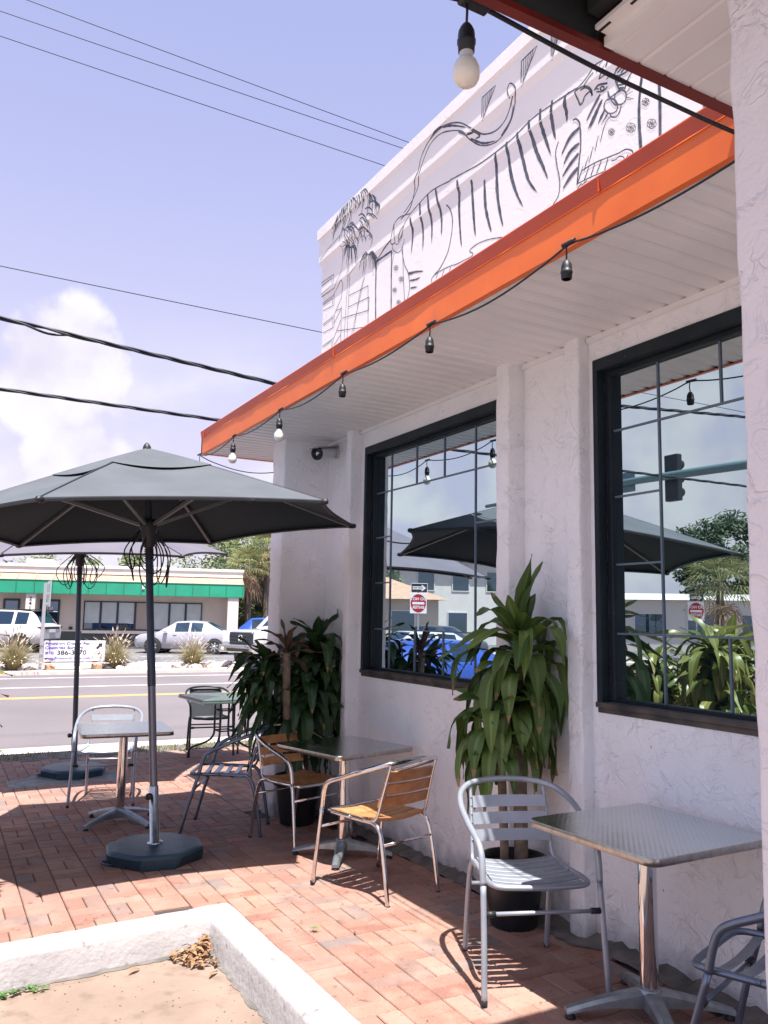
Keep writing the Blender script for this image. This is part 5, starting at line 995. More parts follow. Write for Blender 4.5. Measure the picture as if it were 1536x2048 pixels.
lf=MB(); rosette(lf,(-.20,-.17,1.35),q,18,.26,.045,-.2,1.45,.8); lf.build('top_rosette',leafmat('browning_leaf',(.03,.045,.02),(.14,.075,.05),.15,.5),p2)
# sunlit plants that hang in at the left edge and show again in the near window
p3=thing('potted_plant','sunlit leafy plant at the left edge of the patio, only leaf tips in view','potted plant',(-.07,5.02,gh(5.02)),0,'corn plants along the wall')
pot(p3,.13,.19,.38)
b=MB(); b.tube([V(0,0,.3),V(.02,.02,1.30)],.028,10); b.build('cane',m_cane,p3); b=MB(); b.tube([V(-.08,.05,.3),V(-.16,.08,1.0)],.024,10); b.build('cane',m_cane,p3)
lf=MB()
for c_,n_,L_ in (((.02,.02,1.34),34,.54),((.02,.0,1.18),26,.52),((-.16,.08,1.10),30,.52),((.05,-.05,.90),28,.52),((-.12,.05,.72),26,.50),((.0,.0,.55),22,.46)): rosette(lf,c_,q,n_,L_,.085,-.7,1.2,2.2)
leaf(lf,(.24,.10,.86),.1,.1,.28,.07,.8,q)
for az_,el_,z_,L_ in ((.5,.30,1.36,.52),(.1,.2,1.27,.50),(-.2,.1,1.2,.50),(.9,.3,1.40,.52),(.3,.0,1.12,.50)): leaf(lf,(.03,.02,z_),az_,el_,L_,.07,.45,q)
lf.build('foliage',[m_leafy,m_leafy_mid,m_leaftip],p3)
for (x,y,rz,s_,lb) in ((-.16,5.85,2.1,.88,'second sunlit leafy plant just outside the left edge, mirrored in the near window'),(-.75,5.45,4.0,1.0,'third sunlit leafy plant at the back of the group, mirrored in the near window'),(-.30,6.75,.9,.85,'fourth leafy plant nearest the street, mirrored in the near window')):
    c=copy_tree(p3); c['label']=lb; c.location=(x,y,gh(y)); c.rotation_euler=(0,0,rz); c.scale=(s_,s_,s_)

# leaf litter in the kerb corner and on the bay
dl=MB(); q=random.Random(9)
def dryleaf(x,y,z,s):
    a,e=q.uniform(0,2*PI),q.uniform(-.45,.45); M_=Matrix.Translation(V(x,y,z))@Euler((q.uniform(-.5,.5),e,a)).to_matrix().to_4x4(); rows=[]
    for i in range(6):
        u=i/5; w=s*.17*math.sin(PI*(.06+.9*u)); zc=s*.22*math.sin(PI*u)*q.uniform(.5,1)
        rows.append([M_@V((u-.5)*s,-w,zc+s*.06),M_@V((u-.5)*s,0,zc),M_@V((u-.5)*s,w,zc+s*.06)])
    dl.strip(rows)
for i in range(150):
    u=q.random()**1.3; a=q.uniform(PI*.98,PI*1.52); r_=u*.21
    dryleaf(1.345+math.cos(a)*r_*.85,4.20+math.sin(a)*r_*1.0,-.130+.065*(1-u)*q.random()+.005,q.uniform(.032,.06))
tag(dl.build('leaf_litter',m_dry),'brown dry leaves heaped in the corner of the white kerb','dry leaves',kind='stuff')
for k,(x,y) in enumerate(((.98,4.12),(1.30,3.92))):
    dl=MB(); dryleaf(x,y,-.132,.07); tag(dl.build('fallen_leaf',m_dry),('single dry leaf lying alone on the pale concrete bay','single dry leaf just in front of the leaf pile')[k],'leaf')
wd=MB()
for i in range(40):
    u=q.random()**1.5; leaf(wd,(.36+.24*u+q.uniform(-.02,.02),4.155+.065*(.36+.3*u-1.38)+.045-q.uniform(0,.05),-.13),q.uniform(0,2*PI),q.uniform(.1,1.0),q.uniform(.02,.042),q.uniform(.012,.02),.8,q,n=4,wave=.001)
tag(wd.build('weed',[m_weed,m_weed,m_weed]),'small green weed rooted along the foot of the white kerb','weed')
wd=MB()
for i in range(9): leaf(wd,(1.80,3.90,0),i*.7,.4,.035,.006,.5,q,n=3,wave=0)
tag(wd.build('weed',[m_weed,m_weed,m_weed]),'tiny green sprig growing from a joint in the brick paving','weed')

# ------------------------------------------------------------------ overhead cables
def wire(label,y,z0,z1,x0,x1,r,sag,twist=False):
    t=MB(); P=[]
    for i in range(61):
        u=i/60; x=-40+100*u; z=z0+(z1-z0)*(x-x0)/(x1-x0)+sag*((x-3)/40)**2; P.append(V(x,y,z))
    if not twist: t.tube(P,r,6)
    else:
        for ph in (0,2.1,4.2):
            Q=[]
            for i in range(601):
                x=-10+30*i/600; z=z0+(z1-z0)*(x-x0)/(x1-x0)+sag*((x-3)/40)**2; a=ph+x*5.2; rr_=r*(1.0 if not(twist=='loose' and .6<x<1.5) else 1+2.2*math.sin(PI*(x-.6)/.9)**2*(ph==0)); Q.append(V(x,y+math.cos(a)*rr_,z+math.sin(a)*rr_))
            t.tube(Q,r*.9,5)
    tag(t.build('power_line',m_wire),label,'power line','overhead cables along the street')
wire('topmost thin overhead cable crossing the sky',10,8.79,8.627,.503,5.77,.0055,.25)
wire('second thin overhead cable from the top',10,8.533,8.499,.22,5.695,.0055,.25)
wire('third thin overhead cable from the top',10,8.221,8.133,.243,5.377,.0055,.25)
wire('single thin cable meeting the edge of the mural wall',10,5.433,5.407,.439,4.489,.0055,.2)
wire('thick twisted cable bundle above the white cloud',10,4.825,4.576,.482,3.843,.016,.2,'loose')
wire('lowest thick twisted cable running behind the fascia tip',10,4.003,3.984,.539,3.076,.013,.2,True)

# ------------------------------------------------------------------ vehicles
m_tyre=mat('tyre_rubber',(.015,.016,.018),.8,bump=.2,bscale=40); m_rim=mat('alloy_rim',(.55,.57,.60),.3,.9); m_drim=mat('dark_alloy_rim',(.06,.065,.075),.35,.8)
m_cglass=glassmat('car_glass',(.01,.02,.03),(.45,.62,.90),.06,.40)
m_plast=mat('dark_trim',(.02,.022,.025),.5); m_red=mat('tail_lamp_red',(.45,.02,.025),.2,coat=.6); m_lamp=mat('head_lamp',(.75,.76,.78),.12,.3,coat=.8); m_plate=mat('number_plate',(.62,.64,.62),.5)
def paint(n,c,me=0): return mat(n,c,.28,me,coat=.9,spec=.6)
def car(label,st,paintm,loc,heading,wb,track,wr,rimm,group,roofmat=None,hood=True,win=None,kind='car'):
    """st: stations (x, z_sill, z_shoulder, z_top, half_low, half_shoulder, half_top, glassflag); nose at +x"""
    t=thing('parked_'+kind,label,kind,loc,math.atan2(heading[1],heading[0]),group)
    body=MB(); gl=MB(); rows=[]
    for (x,zb_,zsh,zt,hl,hs,ht,gf) in st:
        zm=zb_+(zsh-zb_)*.55
        half=[V(x,0,zb_),V(x,hl*.85,zb_),V(x,hl,zb_+.07),V(x,hs*1.0+.012,zm),V(x,hs,zsh-.03),V(x,hs-.02,zsh),V(x,ht+.03 if zt>zsh+.12 else hs*.8,max(zsh+.005,zt-.05)),V(x,ht*.7 if zt>zsh+.12 else hs*.5,zt-.008),V(x,0,zt)]
        rows.append(half+[V(p.x,-p.y,p.z) for p in reversed(half[1:-1])])
    R2=[rows[0]]
    for i in range(len(rows)-1):
        if st[i+1][7]==0:
            A,B_,C_,D=rows[max(i-1,0)],rows[i],rows[i+1],rows[min(i+2,len(rows)-1)]
            for k in (1,2,3):
                u=k/4; R2.append([.5*((2*b)+(c-a)*u+(2*a-5*b+4*c-d)*u*u+(3*b-a-3*c+d)*u**3) if (c-b).length<.9 else b.lerp(c,u) for a,b,c,d in zip(A,B_,C_,D)])
        R2.append(rows[i+1])
    n=len(rows[0]); keep=rows; rows=R2
    body.strip(rows,closed=True); body.add(rows[0],[tuple(range(n))]); body.add(rows[-1],[tuple(reversed(range(n)))])
    rows=keep; bo=body.build('body',paintm,t)
    # glazing: inset panes lying 4 mm proud of the cabin sides and screens
    def off(a,b_,c,d,k=.004):
        nrm=(b_-a).cross(c-a).normalized(); 
        return [p+nrm*k for p in (a,b_,c,d)],nrm
    for i in range(len(st)-1):
        g=st[i+1][7]
        if g=='s':      # side panes
            for sg in (0,1):
                pick=(lambda r,k: r[k]) if sg==0 else (lambda r,k: V(r[k].x,-r[k].y,r[k].z))
                A,B_,C_,D=pick(rows[i],5),pick(rows[i+1],5),pick(rows[i+1],6),pick(rows[i],6)
                f=lambda p,q_,u: p.lerp(q_,u)
                A2=f(f(A,D,.06),f(B_,C_,.06),.04);B2=f(f(A,D,.06),f(B_,C_,.06),.96);C2=f(f(A,D,.93),f(B_,C_,.93),.96);D2=f(f(A,D,.93),f(B_,C_,.93),.04)
                nr=V(0,1 if sg==0 else -1,.25).normalized()*.006
                m=MB(); m.add([p+nr for p in (A2,B2,C2,D2)],[(0,1,2,3)]); m.build('side_window',m_cglass,t)
        if g in ('f','r'):
            r0,r1=rows[i],rows[i+1]; m=MB(); up_=V(.5 if g=='f' else -.5,0,.8).normalized()*.008
            L0=[V(r0[k].x,r0[k].y*(.9),r0[k].z) for k in (6,7,8)]; L1=[V(r1[k].x,r1[k].y*.9,r1[k].z) for k in (6,7,8)]
            lo_,hi_=[],[]
            for p,p2 in zip(L0,L1): lo_.append(p.lerp(p2,.06)+up_); hi_.append(p.lerp(p2,.94)+up_)
            fu=lambda l: [V(p.x,-p.y,p.z) for p in l[:2]]+[l[2]]+[l[1],l[0]]
            fl=lambda l: [l[0],l[1],l[2],V(l[1].x,-l[1].y,l[1].z),V(l[0].x,-l[0].y,l[0].z)]
            m.strip([fl(lo_),fl(hi_)]); m.build('windscreen' if g=='f' else 'rear_window',m_cglass,t)
    for sx in (1,-1):
        for sy in (1,-1):
            M_=Matrix.Translation(V(sx*wb/2,sy*track/2,wr))@Matrix.Rotation(-PI/2*sy,4,'X')
            b=MB(); b.lathe([(wr*1.14,-.10),(wr*1.14,.112)],28,M=M_); b.lathe([(wr*1.14,.112),(.001,.110)],28,M=M_); b.build('wheel_arch',m_plast,t)
            b=MB(); b.lathe([(wr*.64,-.11),(wr*.9,-.11),(wr,-.08),(wr,.10),(wr*.94,.122),(wr*.66,.125),(wr*.63,.118)],28,M=M_); wh=b.build('wheel',m_tyre,t)
            b=MB(); b.lathe([(.001,.10),(wr*.62,.098),(wr*.64,.118),(wr*.60,.122)],28,m=1,M=M_)
            for k in range(7):
                a=k*2*PI/7; S=M_@Matrix.Rotation(a,4,'Z'); b.box(.03,wr*.60,-.028,.028,.100,.119,M=S)
            b.lathe([(.001,.126),(.05,.124),(.055,.10)],14,M=M_)
            o=b.build('rim',[rimm,m_plast],t); o.parent=wh
    return t
def addbox(t,name,m,x0,x1,y0,y1,z0,z1,b=.01):
    mb=MB(); mb.bbox(x0,x1,y0,y1,z0,z1,b); return mb.build(name,m,t)
SED=[(-2.26,.36,.80,.82,.62,.70,.5,0),(-2.20,.27,.93,.95,.78,.80,.5,0),(-1.72,.25,.97,.99,.86,.87,.55,0),(-1.60,.25,.96,1.02,.87,.88,.58,0),(-.85,.20,.94,1.40,.88,.90,.56,'r'),(-.80,.20,.94,1.41,.88,.90,.57,'p'),(-.25,.19,.93,1.44,.88,.90,.58,'s'),(-.20,.19,.93,1.44,.88,.90,.58,'p'),(.45,.19,.92,1.40,.88,.90,.56,'s'),(.50,.19,.92,1.38,.88,.90,.56,'p'),(1.22,.20,.90,.96,.88,.88,.60,'f'),(1.30,.20,.89,.93,.87,.88,.6,0),(1.95,.22,.80,.84,.82,.83,.5,0),(2.18,.28,.66,.70,.70,.72,.45,0),(2.26,.34,.55,.58,.55,.6,.4,0)]
GC2='vehicles parked across the street'
sd=car('silver white sedan parked in front of the green awning building',SED,paint('silver_paint',(.36,.355,.40),.15),(10.35,36.55,-.21),(-.86,.51),2.70,1.66,.325,m_rim,GC2)
for sy in (1,-1):
    addbox(sd,'tail_light',m_red,-2.235,-1.86,sy*.83-.06,sy*.83+.055,.80,.92,.03)
    addbox(sd,'headlight',m_lamp,1.98,2.16,sy*.70-.1,sy*.70+.1,.60,.70,.03)
    addbox(sd,'mirror',paint('mirror_paint',(.6,.58,.64)),.72,.90,sy*1.0-.08,sy*1.0+.08,.93,1.06,.03)
    for x in (-.25,.60):
        addbox(sd,'door_handle',m_rim,x-.28,x-.12,sy*.912-.012,sy*.912+.012,.80,.835,.006)
SUV=[(-2.36,.50,1.02,1.05,.75,.84,.6,0),(-2.32,.42,1.12,1.14,.88,.92,.62,0),(-2.22,.38,1.16,1.20,.94,.95,.66,0),(-1.78,.34,1.16,1.74,.96,.97,.66,'r'),(-1.72,.34,1.15,1.75,.96,.97,.68,'p'),(-1.15,.33,1.14,1.78,.96,.98,.70,'s'),(-1.08,.33,1.14,1.79,.96,.98,.70,'p'),(-.10,.33,1.12,1.80,.96,.98,.70,'s'),(-.02,.33,1.12,1.80,.96,.98,.70,'p'),(.72,.33,1.10,1.75,.96,.97,.68,'s'),(.78,.33,1.10,1.73,.96,.97,.67,'p'),(1.35,.34,1.08,1.16,.96,.96,.7,'f'),(1.45,.34,1.06,1.10,.95,.96,.7,0),(2.1,.36,.98,1.02,.90,.92,.6,0),(2.36,.42,.80,.84,.78,.82,.5,0),(2.42,.48,.68,.72,.66,.7,.4,0)]
m_wp=paint('white_car_paint',(.48,.47,.49))
su=car('white luxury sport utility vehicle with dark windows at the left edge',SUV,m_wp,(2.80,39.15,-.21),(-.84,.54),2.92,1.80,.385,m_drim,GC2)
addbox(su,'roof',m_plast,-1.75,.55,-.66,.66,1.785,1.812,.012)
addbox(su,'spoiler',m_plast,-2.05,-1.70,-.66,.66,1.715,1.765,.015)
for sy in (1,-1):
    addbox(su,'tail_light',mat('smoked_tail_lamp',(.10,.02,.02),.2,coat=.5) if sy==1 else bpy.data.materials['smoked_tail_lamp'],-2.36,-1.95,sy*.87-.10,sy*.87+.085,1.00,1.10,.02)
    addbox(su,'door_handle',m_rim,-.55,-.38,sy*.985-.012,sy*.985+.012,1.00,1.03,.006)
addbox(su,'rear_band',m_plast,-2.378,-2.30,-.66,.66,.98,1.08,.01)
addbox(su,'number_plate',m_plate,-2.392,-2.372,-.26,.26,.84,.97,.004)
addbox(su,'bumper',m_plast,-2.40,-2.25,-.78,.78,.42,.58,.03)
m_bp=paint('blue_car_paint',(.02,.07,.36),.1)
bl=car('blue hatchback parked beyond the silver sedan, beside the palm trunks',[tuple([s_[0]]+list(s_[1:3])+[s_[3]*1.12 if s_[3]>1.1 else s_[3]]+list(s_[4:])) for s_ in SED],m_bp,(16.3,43.6,-.21),(-.92,.39),2.7,1.66,.33,m_rim,GC2)
# bed of the pickup, cab and tall flat nose
PIC=[(-2.9,.62,1.10,1.12,.9,.95,.9,0),(-2.85,.55,1.28,1.30,.95,.98,.92,0),(-1.0,.50,1.30,1.31,.97,.99,.93,0),(-.95,.50,1.30,1.34,.97,.99,.70,0),(-.82,.50,1.30,1.90,.97,.99,.72,'r'),(-.76,.50,1.30,1.92,.97,.99,.73,'p'),(.05,.50,1.29,1.95,.97,.99,.74,'s'),(.11,.50,1.29,1.95,.97,.99,.74,'p'),(.85,.50,1.28,1.92,.97,.99,.73,'s'),(.90,.50,1.28,1.90,.97,.99,.72,'p'),(1.42,.50,1.28,1.34,.97,.99,.8,'f'),(1.55,.50,1.27,1.31,.97,.99,.8,0),(2.72,.52,1.20,1.25,.96,.98,.8,0),(2.86,.56,1.10,1.16,.94,.96,.8,0),(2.90,.60,1.0,1.05,.92,.94,.8,0)]
pu=car('white pickup truck with a dark grille nosing out behind the corner pillar',PIC,m_wp,(11.75,27.0,-.21),(-.93,-.38),3.7,1.80,.42,m_rim,GC2,kind='truck')
m_gr=mat('grille_grey',(.05,.065,.085),.3,.6)
addbox(pu,'grille',m_gr,2.86,2.955,-.56,.56,.78,1.17,.02)
for z in (.84,.95,1.06): 
    o=addbox(pu,'grille_bar',m_plast,2.952,2.966,-.50,.50,z-.02,z+.025,.004); o.parent=kids(pu)[-2] if False else o.parent
mb=MB(); mb.lathe([(.10,-.006),(.115,0),(.11,.012),(.085,.012),(.08,.0)],20,M=Matrix.Translation(V(2.962,0,.98))@V(1,0,0).to_track_quat('Z','Y').to_matrix().to_4x4()); mb.box(-.08,.08,-.012,.012,0,.01,M=Matrix.Translation(V(2.962,0,.98))@V(1,0,0).to_track_quat('Z','Y').to_matrix().to_4x4()); mb.build('badge',m_rim,pu)
addbox(pu,'bumper',m_rim,2.84,3.06,-.97,.97,.52,.76,.03); addbox(pu,'bumper_insert',m_plast,3.04,3.066,-.55,.55,.55,.66,.01)
for sy in (1,-1): addbox(pu,'headlight',m_lamp,2.70,2.93,sy*.75-.19,sy*.75+.19,.84,1.14,.03)
for sy in (1,-1): addbox(pu,'fog_lamp',m_lamp,3.05,3.072,sy*.76-.07,sy*.76+.07,.58,.68,.01)
# reflected in the windows: blue coupe waiting on the near lane
bc=car('blue coupe stopped on the near side of the street, seen reflected in the far window',[tuple([s_[0]]+list(s_[1:3])+[s_[3]*.96 if s_[3]>1.1 else s_[3]]+list(s_[4:])) for s_ in SED],m_bp,(-2.6,14.2,-.25),(1,.0),2.7,1.66,.325,m_rim,'cars on the street to the left')
for k,(x,y,h_,pm,lb) in enumerate(((-6.5,20.0,(-1,0),m_wp,'white sedan driving away on the far lane, seen in the window reflection'),(-13.5,30.5,(-.3,-1),paint('dark_car_paint',(.03,.035,.04)),'dark sedan parked by the low house, seen in the window reflection'))):
    c=car(lb,SED,pm,(x,y,-.25 if y<25 else -.21),h_,2.7,1.66,.325,m_rim,'cars on the street to the left')

# ------------------------------------------------------------------ across the street
def hx(c): return c
F=thing('clinic','low cream commercial building with green metal awning and white roof edge','building',(13.67,39.71,-.21),math.atan2(-.289,.957))
m_cream=mat('cream_wall',(.56,.48,.41),.85,c2=(.51,.435,.37),nscale=1.2,bump=.2,bscale=30)
m_cream2=mat('pale_column',(.62,.56,.53),.85); m_wains=mat('dark_wainscot',(.045,.055,.058),.7,c2=(.06,.07,.072),nscale=2)
m_green=mat('green_awning_metal',(.01,.27,.155),.5,c2=(.012,.23,.135),nscale=1.5,coat=.2); m_tan=mat('tan_awning_top',(.36,.265,.19),.6,c2=(.32,.235,.17),nscale=2)
m_roofw=mat('white_roof_edge',(.62,.59,.57),.7,c2=(.66,.64,.62),nscale=2); m_blind=mat('window_blind',(.44,.48,.48),.4,c2=(.38,.42,.42),nscale=2,coat=.15); m_fr=mat('bronze_frame',(.012,.022,.026),.4)
m_dglass=glassmat('clinic_glass',(.01,.02,.03),(.6,.75,.85),.22,.7)
b=MB(); b.box(-16,-.04,0,14,0,3.6); b.build('wall',m_cream,F)
b=MB(); b.box(-8.3,-.03,-.03,0,0,.80); b.box(-16,-9.85,-.03,0,0,.80); b.build('wainscot',m_wains,F)
b=MB(); b.box(-7.36,-1.72,-.10,-.03,.72,.86); b.box(-8.36,-.02,-.045,-.031,.80,.86); b.build('ledge',m_cream2,F)
b=MB(); b.bbox(-9.81,-9.39,-.86,-.45,0,2.64,.01); b.build('column',m_cream2,F); b=MB(); b.bbox(-.56,-.04,-.88,-.40,0,2.64,.01); b.build('column',m_cream2,F)
b=MB(); b.bbox(-16.3,.16,-.12,14.2,3.54,3.95,.02); b.bbox(-16.36,.20,-.18,14.26,3.82,3.955,.02); b.build('roof',m_roofw,F)
b=MB(); b.box(-10.6,-9.3,2.6,4.2,3.95,4.35); b.build('roof_unit',m_roofw,F)
b=MB(); b.box(-16,-.0,4.2,13.8,3.95,4.12); b.build('roof_deck',m_roofw,F)
# awning: sloped tan top over a green apron, standing seams
b=MB(); b.add([V(-16,-.92,3.16),V(.2,-.92,3.16),V(.14,-.05,3.52),V(-16,-.05,3.52)],[(0,1,2,3)]); b.add([V(-16,-.92,3.13),V(.2,-.92,3.13),V(.14,-.05,3.49),V(-16,-.05,3.49)],[(3,2,1,0)]); aw=b.build('awning_top',m_tan,F)
b=MB(); b.box(-16,.205,-.935,-.90,2.57,3.17); b.box(.17,.205,-.90,0,2.57,3.17); b.build('awning_apron',m_green,F)
b=MB()
for i in range(21):
    x=.14-.80*i; b.box(x-.02,x+.02,-.955,-.935,2.575,3.165)
b.box(-16,.215,-.96,-.89,3.165,3.195); b.box(-16,.215,-.95,-.93,2.55,2.58); b.build('awning_seam',mat('awning_seam_green',(.006,.15,.088),.5),F)
b=MB()
for i in range(21):
    x=.14-.80*i; b.add([V(x-.018,-.93,3.20),V(x+.018,-.93,3.20),V(x+.018-.04,-.06,3.55),V(x-.018-.04,-.06,3.55),V(x-.018,-.93,3.16),V(x+.018,-.93,3.16)],[(0,1,2,3),(4,5,1,0)])
b.build('awning_rib',mat('awning_rib_brown',(.30,.20,.14),.6),F)
b=MB(); b.box(-16,.1,-.89,0,2.60,2.62); b.build('awning_soffit',m_cream2,F)
xs=[-7.33,-6.55,-5.77,-4.95,-4.18,-3.34,-2.56,-1.78]
for i in range(7):
    x0,x1=xs[i],xs[i+1]; b=MB(); t_=.05
    b.box(x0,x0+t_,-.07,-.0,.88,2.27); b.box(x1-t_,x1,-.07,0,.88,2.27); b.box(x0+t_,x1-t_,-.07,0,2.21,2.27); b.box(x0+t_,x1-t_,-.07,0,.88,.94); w_=b.build('window',m_fr,F)
    b=MB(); zl=1.22 if i<3 else .94
    b.quad(V(x0+t_,-.03,zl),V(x1-t_,-.03,zl),V(x1-t_,-.03,2.21),V(x0+t_,-.03,2.21)); o=b.build('blind',m_blind if i!=3 else mat('tan_blind',(.30,.24,.20),.25,coat=.6),F); o.parent=w_
    if zl>1: b=MB(); b.quad(V(x0+t_,-.03,.94),V(x1-t_,-.03,.94),V(x1-t_,-.03,zl),V(x0+t_,-.03,zl)); o=b.build('pane',m_dglass,F); o.parent=w_
for x0,x1 in ((-9.32,-8.42),(-10.95,-10.22)):
    b=MB(); b.box(x0,x0+.09,-.06,0,0,2.30); b.box(x1-.09,x1,-.06,0,0,2.30); b.box(x0+.09,x1-.09,-.06,0,2.2,2.30); b.box(x0+.09,x1-.09,-.06,0,0,.22); d_=b.build('door',m_fr,F)
    b=MB(); b.quad(V(x0+.09,-.03,.22),V(x1-.09,-.03,.22),V(x1-.09,-.03,2.2),V(x0+.09,-.03,2.2)); o=b.build('pane',m_dglass,F); o.parent=d_
    if x0>-10: o=text('door_number','100',.20,m_line,F,Matrix.Translation(V(-8.86,-.075,1.86))@Matrix.Rotation(PI/2,4,'X'),bold=.006); o.parent=d_
for i,c in enumerate('2419'): text('house_number',c,.24,m_black,F,Matrix.Translation(V(-9.60,-.866,2.30-.215*i))@Matrix.Rotation(PI/2,4,'X'),bold=.006)
b=MB(); b.bbox(-4.62,-4.50,-.99,-.96,2.86,3.06,.006); b.build('apron_lamp',m_plate,F)
b=MB(); b.box(-7.95,-7.80,-.08,0,.90,1.02); b.build('meter_box',m_black,F)

# metal sign post, sign seen edge-on at its top
sp_=thing('sign_post','bare metal post with a road sign seen edge on, left of the clinic sign board','sign post',(3.03,26.05,-.2))
b=MB(); b.box(-.045,.045,-.03,.03,0,2.55); b.build('post',mat('galvanised_steel',(.42,.42,.45),.45,.6),sp_)
b=MB(); b.box(.10,.125,-.30,.30,1.86,2.62); b.build('sign_plate',mat('sign_back',(.50,.52,.54),.4,.6),sp_)
b=MB()
for z in (1.95,2.25,2.55): b.box(.046,.099,-.025,.025,z-.03,z+.03)
b.build('bracket',bpy.data.materials['sign_back'],sp_)
# clinic sign board
sb=thing('sign_board','white real estate style sign board with purple lettering and arrow on wooden feet','sign board',(4.0,26.35,-.2),.12)
m_wd=mat('sign_timber',(.52,.33,.19),.8,c2=(.42,.26,.15),nscale=9); m_brd=mat('sign_white',(.80,.79,.80),.5); m_prp=mat('purple_lettering',(.07,.05,.24),.6); m_blk=mat('black_lettering',(.02,.02,.03),.6); m_lil=mat('lilac_panel',(.50,.48,.70),.5)
b=MB(); b.bbox(-.90,.90,-.02,.02,.26,.86,.004); b.build('board',m_brd,sb)
b=MB(); b.box(-.80,-.52,-.0225,-.0205,.275,.845); b.build('faded_panel',m_lil,sb)
RX=Matrix.Rotation(PI/2,4,'X')
def sgn(s,size,x,z,m_,al='LEFT',sx=1,bo=.0): return text('lettering',s,size,m_,sb,Matrix.Translation(V(x,-.0245,z))@RX,ext=.001,align=al,bold=bo,sx=sx)
sgn('Premiere Center For',.115,-.86,.775,m_prp,sx=1.32,bo=.004); sgn('Cosmetic Surgery',.115,-.86,.655,m_prp,sx=1.32,bo=.004)
sgn('(813)',.10,-.86,.505,m_prp,sx=1.2,bo=.004); sgn('386-3370',.185,-.52,.505,m_blk,sx=1.22,bo=.004); sgn('www.PremiereCenter.com',.115,-.86,.345,m_prp,sx=1.05,bo=.003)
sgn("You've",.06,.58,.55,m_blk); sgn('Arrived!',.06,.58,.48,m_blk)
a=[(-.11,-.035),(.02,-.035),(.02,-.085),(.13,0),(.02,.085),(.02,.035),(-.11,.035)]
b=MB(); b.prism(a,0,.003,M=Matrix.Translation(V(.72,-.0215,.70))@RX@Matrix.Rotation(math.radians(45),4,'Z')); b.build('arrow',m_blk,sb)
for x in (-.70,.66):
    b=MB(); b.bbox(x-.11,x+.11,-.25,.10,.0,.16,.01); b.bbox(x-.09,x+.05,.021,.11,.0,.80,.006); b.build('foot',m_wd,sb)
b=MB(); b.bbox(-.9,1.05,-.06,-.021,.17,.205,.005); b.build('rail',m_line,sb)
b=MB(); b.box(-.8,.8,-.45,.35,-.002,.006); tag(b.build('mulch',mat('dark_mulch',(.035,.045,.05),.95,c2=(.10,.10,.10),nscale=20,bump=.8,bscale=40,bdist=.03),sb),None)

# white boulders of the planting strip
q=random.Random(31); protos=[]
import bmesh
for k in range(6):
    bm=bmesh.new(); bmesh.ops.create_icosphere(bm,subdivisions=2,radius=1)
    sx,sy,sz=q.uniform(.8,1.25),q.uniform(.7,1.1),q.uniform(.5,.8)
    ns=[(V(q.uniform(-1,1),q.uniform(-1,1),q.uniform(-1,1)).normalized(),q.uniform(.55,.85)) for _ in range(9)]
    for v in bm.verts:
        for n_,d_ in ns:
            e=v.co.dot(n_)-d_
            if e>0: v.co-=n_*e*.85
        v.co=V(v.co.x*sx,v.co.y*sy,v.co.z*sz)*q.uniform(.96,1.04)
    me=bpy.data.meshes.new('boulder'); bm.to_mesh(me); bm.free(); me.materials.append(m_stone); protos.append(me)
for i in range(150):
    x=q.uniform(.6,10.8); y=25.95+1.35*q.random()+.0
    if 3.05<x<5.0 and y>26.0 and q.random()<.93: continue
    o=bpy.data.objects.new('boulder',protos[i%6]); COL.objects.link(o); s_=q.uniform(.08,.22)*(1.25 if x>5 else .95)
    o.location=(x,y,-.2+s_*.25); o.scale=(s_*1.2,s_,s_*.9); o.rotation_euler=(q.uniform(-.3,.3),q.uniform(-.3,.3),q.uniform(0,6))
    tag(o,'white limestone boulder in the planting strip across the street','boulder','white boulders edging the planting strip')
# straw fountain grasses
def fgrass(label,x,y,h_,r_,n,seed):
    q=random.Random(seed); t=thing('fountain_grass',label,'ornamental grass',(x,y,-.2),q.uniform(0,6),'ornamental grasses in the planting strip'); b=MB(); pl=MB()
    for i in range(n):
        a=q.uniform(0,2*PI); sp=q.random()**.7; L_=h_*q.uniform(.6,1.08); P=V(math.cos(a)*.10*sp,math.sin(a)*.10*sp,0); d=V(math.cos(a)*sp*.75,math.sin(a)*sp*.75,1).normalized(); side=V(-math.sin(a),math.cos(a),0)*.010; rows=[]
        for k in range(6):
            rows.append([P-side*(1-k/6),P+side*(1-k/6)]); P=P+d*(L_/5); d=(d+V(math.cos(a)*.16*sp,math.sin(a)*.16*sp,-.22*sp)).normalized()
        b.strip(rows)
        if i%4==0:
            e=P; pl.strip([[e-side*.3,e+side*.3],[e+d*.05-side*1.6,e+d*.05+side*1.6],[e+d*.16-side*.2,e+d*.16+side*.2]])
    b.build('blades',m_straw,t); pl.build('plumes',mat('plume',(.42,.33,.25),.9),t)
fgrass('straw coloured ornamental grass at the left edge, in front of the white suv',2.30,26.0,.95,.6,950,1)
fgrass('straw coloured ornamental grass between the two parasol poles',5.25,26.7,.95,.55,950,2)
fgrass('straw coloured ornamental grass in front of the silver sedan',7.70,26.7,.84,.55,900,3)

